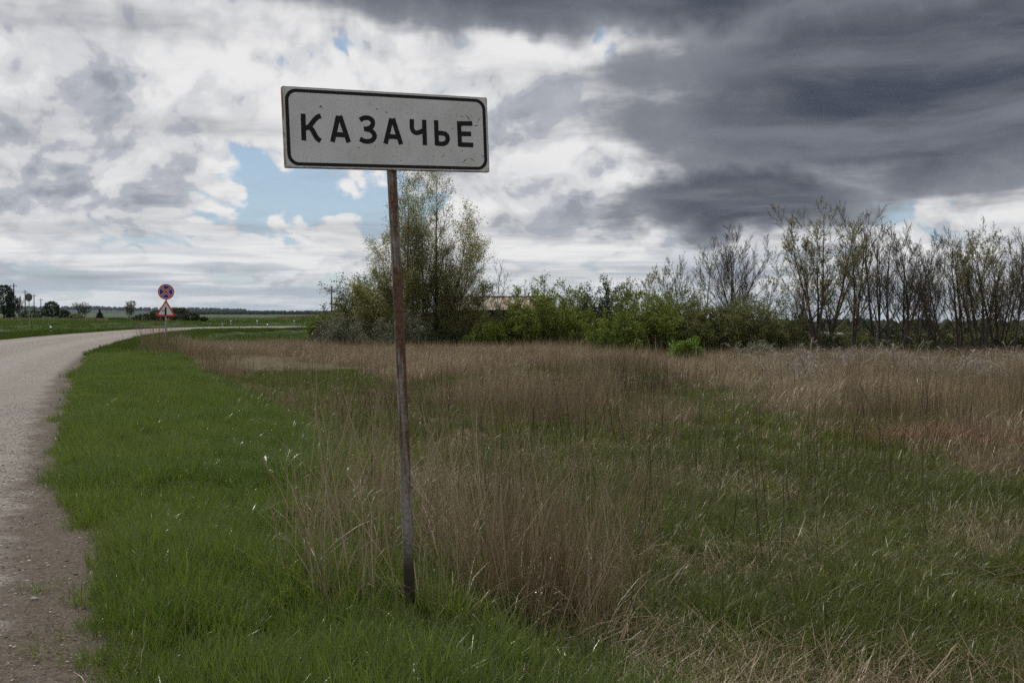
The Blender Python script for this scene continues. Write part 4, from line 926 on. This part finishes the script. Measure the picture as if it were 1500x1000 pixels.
def build_road_signs():
    d = 38.0; x, y, z = spot(242, d)
    root = thing('road_sign', 'round no-stopping sign above a red-edged warning triangle on one thin pole', 'sign', (x, y, z), (0, R(1.2), R(12)))
    V, F = tube([(0, 0, -0.1), (0, 0, 1.4), (0, 0, 2.72)], 0.030, 10); link('pole', mesh_np('pole', V, F, [M_POLE], True), root)
    zt = lambda py: 1.5 + (463 - py) * d / 1458 - z
    zc = zt(427.5)
    Rr = 0.295
    plate = link('round_plate', mesh_np('round_plate', *disc(Rr, 0, thick=0.018), [M_SBLUE]), root, (0, -0.052, zc))
    link('red_ring', mesh_np('red_ring', *disc(Rr, -0.004, r0=Rr * 0.855), [M_SRED]), plate)
    link('white_ring', mesh_np('white_ring', *disc(Rr * 0.855, -0.003, r0=Rr * 0.80), [M_SWHITE]), plate)
    for q, a in enumerate((45, -45)):
        bw = mesh_np('white_stripe', np.array([(-Rr * .84, -0.0025 - .0006 * q, -0.045), (Rr * .84, -0.0025 - .0006 * q, -0.045), (Rr * .84, -0.0025 - .0006 * q, 0.045), (-Rr * .84, -0.0025 - .0006 * q, 0.045)]), [(0, 1, 2, 3)], [M_SWHITE])
        b = mesh_np('red_stripe', np.array([(-Rr * .87, -0.0045 - .0006 * q, -0.026), (Rr * .87, -0.0045 - .0006 * q, -0.026), (Rr * .87, -0.0045 - .0006 * q, 0.026), (-Rr * .87, -0.0045 - .0006 * q, 0.026)]), [(0, 1, 2, 3)], [M_SRED])
        link('white_stripe', bw, plate, rot=(0, R(a), 0)); link('red_stripe', b, plate, rot=(0, R(a), 0))
    # triangle with rounded corners
    def tri(s, y, r):
        h = s * math.sqrt(3) / 2; C = [(0, h * 2 / 3), (-s / 2, -h / 3), (s / 2, -h / 3)]; P = []
        for q, (cx, cz) in enumerate(C):
            l = math.hypot(cx, cz); ix, iz = cx * (1 - 2 * r / l), cz * (1 - 2 * r / l); a0 = math.atan2(cz, cx)
            for t in np.linspace(-60, 60, 6): P.append((ix + r * math.cos(a0 + R(t)), y, iz + r * math.sin(a0 + R(t))))
        return P
    P = np.array(tri(0.73, 0, 0.035)); n = len(P); B = P + (0, 0.018, 0); i = np.arange(n)
    F = [tuple(range(n)), tuple(range(2 * n - 1, n - 1, -1))] + [tuple(f) for f in np.stack([i, i + n, (i + 1) % n + n, (i + 1) % n], -1)]
    tp = link('triangle_plate', mesh_np('triangle_plate', np.concatenate([P, B]), F, [M_SRED]), root, (0, -0.052, zt(455.0)))
    link('white_field', mesh_np('white_field', np.array(tri(0.54, -0.003, 0.02)), [tuple(range(n))], [M_SWHITE]), tp)
    link('junction_symbol', mesh_np('junction_symbol', *cat([box(-0.005, -0.006, -0.012, 0.066, 0.004, 0.30), box(-0.085, -0.0065, 0.0, 0.115, 0.004, 0.03)]), [M_SBLACK]), tp)
    for zz in (zc + .12, zc - .14): link('clamp', mesh_np('clamp', *box(0, -0.012, zz, 0.09, 0.05, 0.035), [M_POLE]), root)
    # round sign seen from behind, across the road
    d = 112; x, y, z = spot(43, d)
    root = thing('road_sign', 'round traffic sign seen from its grey back across the road', 'sign', (x, y, z), (0, R(0.4), R(-8)))
    V, F = tube([(0, 0, -0.1), (0, 0, 2.5), (0, 0, 4.0 - z)], 0.04, 8); link('pole', mesh_np('pole', V, F, [paint_material('yellowed_pole', (0.30, 0.27, 0.20), 0.6, 0.3)], True), root)
    zc = 1.5 + (463 - 435.5) * d / 1458 - z
    pl = link('round_plate', mesh_np('round_plate', *disc(0.45, 0, thick=0.02), [M_SBACK]), root, (0, -0.075, zc))
    link('stiffening_rib', mesh_np('stiffening_rib', *box(0, -0.015, 0.12, 0.6, 0.03, 0.05), [M_SBACK]), pl); link('stiffening_rib', mesh_np('stiffening_rib', *box(0, -0.015, -0.14, 0.6, 0.03, 0.05), [M_SBACK]), pl)
build_road_signs()

# ------------------------------------------------------------------ delineator posts along the road
def build_delineators():
    V, F = cat([box(0, 0, 0.33, 0.11, 0.07, 0.76)]); V[:, 2] -= 0.05
    V[V[:, 2] > 0.5, 2] += np.where(V[V[:, 2] > 0.5, 0] > 0, 0.0, 0.05)
    body = mesh_np('body', V, F, [M_SWHITE]); band = mesh_np('black_band', *box(0, 0, 0.42, 0.116, 0.076, 0.16), [M_SBLACK])
    for q, (px, d, lab) in enumerate(((74.5, 86, 'white delineator post with black band on the far side of the road bend'),
                                      (326, 121, 'white delineator post at the road edge just behind the triangle sign'), (338.5, 133, 'white delineator post on the small green mound'), (377, 136, 'white delineator post between mound and conical tree'), (392, 119, 'low white delineator post on the inner edge of the far road'), (431, 139, 'white delineator post before the dark grove'))):
        o = thing('delineator_post', lab, 'road post', spot(px, d), (0, 0, 0.3 * q), 'delineator posts along the road')
        link('body', body, o); link('black_band', band, o)
build_delineators()

# ------------------------------------------------------------------ utility poles
def build_poles():
    mp = bark_material('tarred_timber', (0.045, 0.038, 0.033), (0.085, 0.075, 0.065), 6)
    def pole(lab, px, d, top, grp=None):
        x, y, z = spot(px, d); H = 1.5 + (463 - top) * d / 1458 - z
        o = thing('utility_pole', lab, 'pole', (x, y, z), (0, 0, R(20)), grp)
        V, F = tube([(0, 0, -.2), (0, 0, H * .5), (0, 0, H)], [0.15, 0.13, 0.10], 8); link('pole', mesh_np('pole', V, F, [mp], True), o)
        link('cross_arm', mesh_np('cross_arm', *box(0, -0.1, H - 0.55, 1.3, 0.1, 0.12), [mp]), o)
        for ix in (-.55, 0, .55):
            V, F = lathe([(0.0, 0.2), (0.045, 0.17), (0.055, 0.05), (0.02, 0.0)], 8); V = V + (ix, -0.1, H - 0.5); link('insulator', mesh_np('insulator', V, F, [M_SWHITE], True), o)
        return o
    pole('tall timber utility pole beside the dark dense tree', 21, 212, 415)
    pole('timber utility pole just left of the grey-backed round sign', 37.5, 250, 425)
    pole('timber utility pole just right of the grey-backed round sign', 50.5, 282, 430.5)
    pole('timber utility pole next to the dark round bush', 60.5, 330, 437)
    pole('timber utility pole rising from the dark round bush', 76, 380, 441.5)
    pole('timber utility pole at the end of the bushes left of the name sign', 486, 170, 419.5)
    pole('timber utility pole mostly hidden behind the rounded green-grey bush', 516.5, 190, 424)
build_poles()

# ------------------------------------------------------------------ trees across the road and far woods
def build_far_trees():
    def crown(seed, H, W, mat, nl, size, shape='dome', trunk=0.25, bark=BARK_DARK, low=0.15):
        g = np.random.default_rng(seed)
        if shape == 'cone':
            t = g.random(nl) ** 0.7; h = H * (low + (1 - low) * (1 - t)); rad = W / 2 * t * (0.75 + 0.35 * np.abs(np.sin(h * 4.0)))
        else:
            c = g.uniform(-0.75, 1, nl); h = H * (low + (1 - low) * (0.5 + 0.5 * c)); rad = W / 2 * np.sqrt(np.maximum(1 - c * c, 0.05))
        a = g.uniform(0, 6.28, nl); lump = 0.7 + 0.6 * fbm(a * 1.6 + seed, h * 1.1, 3); rr = rad * lump * np.sqrt(g.uniform(0.25, 1, nl))
        P = np.stack([rr * np.cos(a), rr * np.sin(a), h * (0.85 + 0.2 * lump if shape != 'cone' else 1)], 1)
        s = size * g.uniform(0.6, 1.4, nl)[:, None]; u = g.normal(0, 1, (nl, 3)); u /= np.linalg.norm(u, axis=1)[:, None]; v = np.cross(u, g.normal(0, 1, (nl, 3))); v /= np.linalg.norm(v, axis=1)[:, None]
        V = np.stack([P - u * s * .5, P + v * s * .4, P + u * s * .5, P - v * s * .4], 1).reshape(-1, 3)
        wood = []
        rg = random.Random(seed); wood.append(([Vector((0, 0, -.2)), Vector((0.05, 0, H * .4)), Vector((0, 0, H * .85))], [0.03 * H, 0.022 * H, 0.005 * H], 1))
        for q in range(12):
            aa = rg.uniform(0, 6.28); z0 = H * rg.uniform(.12, .6); wood.append(([Vector((0, 0, z0)), Vector((W * .2 * math.cos(aa), W * .2 * math.sin(aa), z0 + H * .12)), Vector((W * .38 * math.cos(aa), W * .38 * math.sin(aa), z0 + H * .25))], [0.011 * H, 0.008 * H, 0.003 * H], 2))
        return [('trunk', wood_mesh('trunk', wood, bark)), ('crown', mesh_np('crown', V, np.arange(nl * 4).reshape(-1, 4), [mat], False, {'br': np.repeat(g.random(nl), 4), 'along': np.zeros(nl * 4)}))]
    rb = bare_tree(81, 6.0, 5, 0.5, 0.8, BARK_DARK, tw=0.022); rb2 = bare_tree(82, 6.0, 3, 0.22, 0.9, BARK_DARK, 1.0, L_BUD, .14, tw=0.016)
    def hh(px, d, top):                       # height that reaches a given photo row
        return 1.5 + (463 - top) * d / 1458 - spot(px, d)[2]
    P = plant
    P('broadleaf_tree', 'dark dense tree beside the tall utility pole across the road', 'tree', 6, 205, crown(91, hh(6, 205, 421), 5.2, L_DARK, 2600, .34, low=.05))
    P('broadleaf_tree', 'dark pointed tree leaning on the dense one by the utility pole', 'tree', 14.5, 208, crown(92, hh(14, 208, 419), 2.4, L_DARK, 1200, .30, 'cone', low=.05))
    P('bare_tree', 'leafless round tree just right of the tall utility pole', 'tree', 28, 215, rb, 0.4, hh(28, 215, 434) / 6.0)
    P('bush', 'dark round bush across the road under the last utility pole', 'bush', 76, 225, crown(93, hh(76, 225, 443), 4.0, L_DARK, 1800, .30, low=.0))
    P('bush', 'low dark bush beside the round one across the road', 'bush', 94, 230, crown(94, hh(94, 230, 455), 3.2, L_DARK, 1000, .28, low=.0))
    P('bush', 'low dark bush between the utility poles across the road', 'bush', 47, 240, crown(95, hh(47, 240, 455), 6.0, L_DARK, 1300, .30, low=.0))
    P('bare_tree', 'leafless wide round-crowned tree on the meadow across the road', 'tree', 122, 210, rb, 2.0, hh(122, 210, 442) / 6.0)
    P('bush', 'olive bush at the foot of the leafless round-crowned tree', 'bush', 112, 205, crown(96, hh(112, 205, 460), 3.0, L_OLIVE, 700, .26, low=.0))
    P('conifer_tree', 'small dark conical spruce on the meadow across the road', 'tree', 146.5, 215, crown(97, hh(146, 215, 453), 1.9, L_DARK, 900, .26, 'cone', low=.12))
    P('bare_tree', 'budding tree standing alone left of the no-stopping sign', 'tree', 188, 175, rb2, 1.0, hh(188, 175, 441) / 6.0)
    for px, d, top, w, lab in ((172, 178, 466, 3, 'low dark scrub at the foot of the lone budding tree'), (212, 172, 461, 4.2, 'dark green hedge bush at the left end of the hedge behind the triangle sign'), (232, 170, 456, 3.6, 'dark green hedge bush just left of the triangle sign'), (262, 170, 452.5, 4.0, 'tallest dark hedge bush just right of the triangle sign'), (280, 168, 459.5, 3.6, 'dark hedge bush at the right end of the hedge behind the triangle sign')):
        P('hedge_bush', lab, 'bush', px, d, crown(int(px), hh(px, d, top), w, L_DARK, 1500, .24, low=.0), group='hedge behind the triangle sign')
    P('broadleaf_tree', 'small dark round tree standing alone right of the hedge', 'tree', 299, 160, crown(99, hh(299, 160, 464.5), 1.3, L_DARK, 700, .18, low=.12))
    P('conifer_tree', 'small dark conical tree beyond the far end of the road', 'tree', 392, 190, crown(100, hh(392, 190, 468.5), 1.7, L_DARK, 900, .2, 'cone', low=.05))
    for px, d, top, w in ((415, 210, 464, 3.2), (428, 205, 463.5, 3.4), (441, 212, 463, 3.4), (452, 208, 462.5, 3.2)):
        P('grove_tree', 'dark thin tree of the grove at the far end of the road', 'tree', px, d, crown(int(px), hh(px, d, top), w, L_OLIVE, 700, .22, low=.0), group='grove at the far end of the road')
    # brown dry margin before those trees
    x, y, g = wedge(2600, 185, 205, 1, -33, -12, seed=401)
    scatter('dry_grass', 'brown dry grass strip edging the meadow across the road', 'grass', bpy.data.collections['stems_far'], x, y, g.uniform(.6, 1.1, len(x)), g.random(len(x)) * .9, seed=401)
    # far-off woods: one mass of small crowns
    def woods(name, lab, az0, az1, r0, r1, n, h0, h1, seed, mat):
        g = np.random.default_rng(seed); th = np.radians(g.uniform(az0, az1, n)); r = g.uniform(r0, r1, n); x = r * np.sin(th); y = r * np.cos(th); z = height(x, y)
        h = g.uniform(h0, h1, n); w = h * g.uniform(0.35, 0.6, n); Vs, Fs, m = [], [], 0
        prof = np.array([(0.55, 0.0), (1.0, 0.35), (0.85, 0.65), (0.45, 0.9), (0.03, 1.0)])
        k_ = 7; a = np.arange(k_) * 2 * math.pi / k_
        for q in range(n):
            jit = g.uniform(0.75, 1.25, (5, k_)); ring = prof[:, 0:1] * w[q] * jit
            V = np.stack([x[q] + ring * np.cos(a), y[q] + ring * np.sin(a), np.repeat(z[q] - 1 + prof[:, 1:2] * (h[q] + 1), k_, 1)], -1).reshape(-1, 3)
            i = np.arange(4)[:, None] * k_; j = np.arange(k_)[None]; F = np.stack([i + j, i + (j + 1) % k_, i + k_ + (j + 1) % k_, i + k_ + j], -1).reshape(-1, 4)
            Vs.append(V); Fs.append(F + m); m += len(V)
        me = mesh_np(name, np.concatenate(Vs), np.concatenate(Fs), [mat], True); tag(link(name, me), lab, 'woods', kind='stuff')
    mw, k, out = material('far_woodland'); principled(k, out, k.mix(k.noise(geoco(k), .05, 4, .6), (0.022, 0.030, 0.018), (0.055, 0.058, 0.036)), 0.95, 0.05)
    woods('distant_woods', 'dark strip of distant woods on the skyline left of the bushes', -19, -9.5, 1900, 2300, 650, 5, 8, 1, mw)
    woods('distant_woods', 'bluish far woods along the hills on the horizon', -34, -15, 5600, 6600, 700, 12, 22, 2, mw)
    woods('distant_woods', 'dark far woods glimpsed low behind the leafless thicket', 14, 34, 260, 420, 420, 2.0, 4.2, 3, mw)
    woods('distant_woods', 'far woods low behind the bushes and the shed', -8, 15, 900, 1200, 300, 5, 9, 4, mw)
build_far_trees()

# ------------------------------------------------------------------ foreground: reeds at the post, single dry weeds, fallen stalks, clods, gravel
def build_foreground():
    reed = protos('reeds', M_STRAW, [[dict(seed=500 + i, n=20, rad=0.15, L=0.76, w=0.0042, lean=0.28, curve=0.38, seg=4, Lvar=0.7), dict(seed=520 + i, n=16, rad=0.2, L=0.45, w=0.0042, lean=0.9, curve=1.4, seg=4, flat=0.2)] for i in range(5)])
    redreed = protos('brown_reeds', M_STEM, [dict(seed=540 + i, n=20, rad=0.14, L=0.56, w=0.0042, lean=0.18, curve=0.18, seg=3, Lvar=0.4) for i in range(4)])
    g = np.random.default_rng(55)
    def blob(n, cx, cy, sx, sy): return cx + sx * g.normal(0, 1, n).clip(-1.5, 1.5), cy + sy * g.normal(0, 1, n).clip(-1.7, 1.7)
    X, Y = zip(blob(20, -0.80, 6.2, .30, .45), blob(12, -0.45, 5.35, .25, .3), blob(12, 0.05, 5.6, .3, .35), blob(8, -1.0, 7.2, .2, .5), blob(7, 0.35, 6.3, .3, .4)); x = np.concatenate(X); y = np.concatenate(Y)
    scatter('dry_reeds', 'tall straw-coloured reeds leaning around the foot of the name sign', 'reeds', reed, x, y, g.uniform(.75, 1.2, len(x)), g.normal(.42, .3, len(x)).clip(0, 1), tilt=.14, seed=501)
    x, y = blob(22, 0.10, 5.45, .2, .22); x2, y2 = blob(8, -0.1, 5.7, .3, .3); x = np.concatenate([x, x2]); y = np.concatenate([y, y2])
    scatter('dry_reeds', 'dense red-brown upright stems right of the name sign post', 'reeds', redreed, x, y, g.uniform(.85, 1.3, len(x)), g.normal(.12, .2, len(x)).clip(0, 1), tilt=.06, seed=502)
    sx_, sy_, _ = spot(241, 38.0)
    x, y = blob(26, sx_, sy_ - .25, .35, .3)
    scatter('dry_reeds', 'dry brown tuft around the pole of the triangle sign', 'reeds', bpy.data.collections['stems_mid'], x, y, g.uniform(1.7, 2.5, len(x)), g.random(len(x)) * .7, tilt=.16, seed=503)
    # single dry weeds standing above the grass
    mst = bark_material('dry_weed_stem', (0.13, 0.10, 0.072), (0.25, 0.195, 0.14), 30); mdk = bark_material('dark_weed_stem', (0.055, 0.040, 0.032), (0.115, 0.085, 0.066), 30)
    kinds = []
    for s_ in range(7):
        gg = random.Random(600 + s_); mm = mst if s_ % 2 else mdk
        L = grow(600 + s_, [((0, 0, -.04), (gg.gauss(0, .14), gg.gauss(0, .14), 1), 1.0, 0.0042)], [dict(trop=0.05, wob=0.045, seg=9, n=(4, 9, 2, 7, 12, 3, 6)[s_], t0=0.45, ang=32, ratio=0.22, top=0.4, rr=0.6), dict(trop=0.4, wob=0.08, seg=3, n=2, t0=.3, ang=30, ratio=.4), dict(trop=.2, wob=.1, seg=2)], 0.0013)
        hg = np.random.default_rng(s_); heads = leaf_mesh('seed_heads', L, M_STEM, 600 + s_, 1, 9, 0.016, 0.004, .6)
        kinds.append([('stem', wood_mesh('stem', [l for l in L if l[2] == 0], mm)), ('side_shoots', wood_mesh('side_shoots', [l for l in L if l[2] > 0], mm)), ('seed_heads', heads)])
    W = [(925, 5.4, .85), (1012, 4.6, .62), (1058, 5.7, .55), (1120, 5.2, .7), (1195, 4.15, .42), (985, 6.4, .95), (760, 7.4, 1.0), (655, 7.8, 1.0), (835, 6.8, .9), (880, 8.6, .9), (1095, 8.2, .8), (1160, 7.6, .75), (1240, 6.6, .6), (1300, 8.8, .9), (1365, 8.0, .95), (1385, 9.5, .9), (1455, 7.6, .8), (1488, 9.2, 1.0), (1305, 13.5, 1.1), (1040, 11, .9), (540, 8.6, 1.0), (505, 9.6, .9), (690, 10.5, 1.0), (850, 11.5, 1.1), (950, 12.5, 1.0), (1210, 11.6, .8), (1420, 12.6, 1.0), (575, 11.8, 1.0), (905, 4.55, .5), (870, 5.6, .75), (800, 5.9, .85), (1330, 5.3, .5), (1410, 6.2, .6), (960, 9.0, .8)]
    rg = random.Random(12)
    for i, (px, d, h) in enumerate(W):
        k_ = i % 7; dark = k_ % 2 == 0
        o = thing('dry_weed', 'thin dark dry weed stalk with side shoots standing above the grass' if dark else 'thin pale dry weed stalk with side shoots standing above the grass', 'weed', spot(px, d), (rg.gauss(0, .07), rg.gauss(0, .07), rg.uniform(0, 6.28)), 'dark dry weeds in the field' if dark else 'pale dry weeds in the field')
        o.scale = (h, h, h); o.location.z += 0.03
        for nm, me in kinds[k_]:
            q = link(nm, me, o)
            if nm != 'stem': q['kind'] = 'stuff'
    # fallen stalks
    Vs = []; gg = np.random.default_rng(9)
    piles = [(3.0, 6.6, .6, .3), (2.6, 5.0, .7, .25), (4.2, 6.4, .6, .4), (3.6, 5.0, .5, .35), (1.3, 4.6, .5, .3), (1.9, 7.3, .6, .4), (2.0, 3.9, .6, .2), (-0.3, 5.2, .5, .3), (2.9, 8.8, .8, .4), (0.6, 4.0, .4, .15), (5.2, 8.5, .8, .5)]
    for cx, cy, sx, sy in piles:
        main = gg.uniform(-0.7, 0.7)
        for q in range(120):
            x0, y0 = gg.normal(cx, sx), gg.normal(cy, sy); a = main + gg.normal(0, 1.0); L_ = gg.uniform(.08, .55); t = np.linspace(-.5, .5, 5)
            xx = x0 + L_ * t * math.cos(a); yy = y0 + L_ * t * math.sin(a) + gg.normal(0, .05) * t * t * 4 + gg.normal(0, .006, 5)
            zz = height(xx, yy) + gg.uniform(.03, .13) + gg.normal(0, .09) * t + gg.normal(0, .006, 5)
            Vs.append(tube(np.stack([xx, yy, zz], 1), gg.uniform(.0009, .0026), 4))
    V, F = cat(Vs); ms, k, out = material('fallen_straw'); principled(k, out, k.mix(k.noise(geoco(k), 3.0, 4, .6), (0.055, 0.038, 0.028), (0.26, 0.195, 0.135)), .8, .2)
    tag(link('fallen_stalks', mesh_np('fallen_stalks', V, F, [ms], True)), 'heaps of fallen dry stalks lying across the grass', 'stalks', kind='stuff')
    # straw on the crumbling road edge
    Vs = []
    for q in range(230):
        u = gg.uniform(0, 1) ** 1.6; i = int(np.argmin(np.abs(ARC - (ARC[np.argmin(np.hypot(EDGE[:, 0] + 1.2, EDGE[:, 1] - 2.2))] + 12 * u)))); s_ = gg.normal(-0.12, .22); c0 = EDGE[i] + ENRM[i] * s_ + gg.normal(0, .25, 2); a = gg.uniform(0, 3.14); L_ = gg.uniform(.03, .16); t = np.linspace(-.5, .5, 3)
        xx = c0[0] + L_ * t * math.cos(a); yy = c0[1] + L_ * t * math.sin(a); zz = np.full(3, 0.032) + np.abs(gg.normal(0, .012, 3)); Vs.append(tube(np.stack([xx, yy, zz], 1), gg.uniform(.001, .0024), 4))
    V, F = cat(Vs); tag(link('straw_bits', mesh_np('straw_bits', V, F, [ms], True)), 'dry straw bits scattered on the crumbling road edge', 'straw', kind='stuff')
    # gravel
    mg, k, out = material('loose_gravel'); rr = k.attr('tint', 'INSTANCER'); principled(k, out, k.mix(rr, (0.035, 0.031, 0.028), (0.36, 0.33, 0.30)), .85, .25)
    col = bpy.data.collections.new('stones')
    for q in range(5):
        bm = bmesh.new(); bmesh.ops.create_icosphere(bm, subdivisions=1, radius=1); r_ = random.Random(q)
        for v in bm.verts: v.co = Vector((v.co.x * r_.uniform(.7, 1.2), v.co.y * r_.uniform(.6, 1.0), v.co.z * r_.uniform(.4, .7)))
        me = bpy.data.meshes.new('stone'); bm.to_mesh(me); bm.free(); me.materials.append(mg); o = bpy.data.objects.new('stone_%d' % q, me); col.objects.link(o)
    n = 13000; u = gg.random(n); a0 = ARC[np.argmin(np.hypot(EDGE[:, 0] + 1.0, EDGE[:, 1] - 1.8))]; arc = a0 + 17 * u ** 1.7
    i = np.clip(np.searchsorted(ARC, arc), 1, len(ARC) - 1); f = ((arc - ARC[i - 1]) / (ARC[i] - ARC[i - 1]))[:, None]; P = EDGE[i - 1] * (1 - f) + EDGE[i] * f
    s_ = np.where(gg.random(n) < .45, gg.normal(-0.25, .35, n), -gg.random(n) * 5.0); s_ = np.minimum(s_, .35); x = P[:, 0] + ENRM[i, 0] * s_; y = P[:, 1] + ENRM[i, 1] * s_
    o = scatter('gravel', 'loose gravel scattered over the worn road and its edge', 'gravel', col, x, y, gg.lognormal(math.log(.0058), .42, n), np.clip(gg.normal(.45, .3, n), 0, 1), seed=9)
    zr = np.interp(-s_, [-.62, -.4, -.18, 0, .25, .6, 1.2, 2.2, 3.7, 5.2], [-.06, -.004, .008, .016, .022, .03, .045, .065, .08, .065]) + .001
    co = np.stack([x, y, zr], 1).astype(np.float32); o.data.vertices.foreach_set('co', co.ravel())
    # dark earth clods thrown up by moles
    mc, k, out = material('dark_earth'); nn = k.noise(geoco(k), 22, 5, .7); principled(k, out, k.mix(nn, (0.022, 0.016, 0.012), (0.070, 0.050, 0.036)), .95, .1, bump=nn, bstr=.8, bdist=.03)
    for px, d, s__, lab in ((680, 8.75, .16, 'small dark molehill behind the reeds at the sign post'), (752, 8.1, .15, 'dark crumbly molehill right of the reeds'), (765, 7.7, .12, 'low dark molehill next to the crumbly one'), (425, 15.8, .22, 'lone dark molehill near the edge of the verge'), (1320, 11.4, .2, 'dark molehill among the dry grass of the field')):
        bm = bmesh.new(); bmesh.ops.create_icosphere(bm, subdivisions=3, radius=1); rs = random.Random(int(px))
        ox = rs.uniform(0, 50)
        for v in bm.verts:
            a = math.atan2(v.co.y, v.co.x); nse = float(fbm(ox + v.co.x * 2.4, v.co.y * 2.4 + v.co.z * 1.7, 3)) - .5
            v.co = Vector((v.co.x * (1.25 + nse), v.co.y * (1.1 + nse), max(v.co.z, -.3) * .62 * (1 + 1.1 * nse))) * s__
        me = bpy.data.meshes.new('molehill'); bm.to_mesh(me); bm.free(); me.materials.append(mc)
        tag(link('molehill', me, None, Vector(spot(px, d)) + Vector((0, 0, .05))), lab, 'molehill')
build_foreground()

# ------------------------------------------------------------------ haze: pale even air round everything
def build_haze():
    V, F = cat([box(0, 3650, -33, 15600, 8320, 200)])
    m = bpy.data.materials.new('haze'); m.use_nodes = True; nt = m.node_tree; nt.nodes.clear()
    out = nt.nodes.new('ShaderNodeOutputMaterial'); v = nt.nodes.new('ShaderNodeVolumePrincipled')
    v.inputs['Color'].default_value = (0.62, 0.78, 1.0, 1); v.inputs['Density'].default_value = HAZE; v.inputs['Anisotropy'].default_value = 0.2
    nt.links.new(v.outputs[0], out.inputs['Volume'])
    tag(link('haze', mesh_np('haze', V, F, [m])), 'pale blue haze in the air over the distant hills', 'haze', kind='stuff')
HAZE = 0.00002
build_haze()
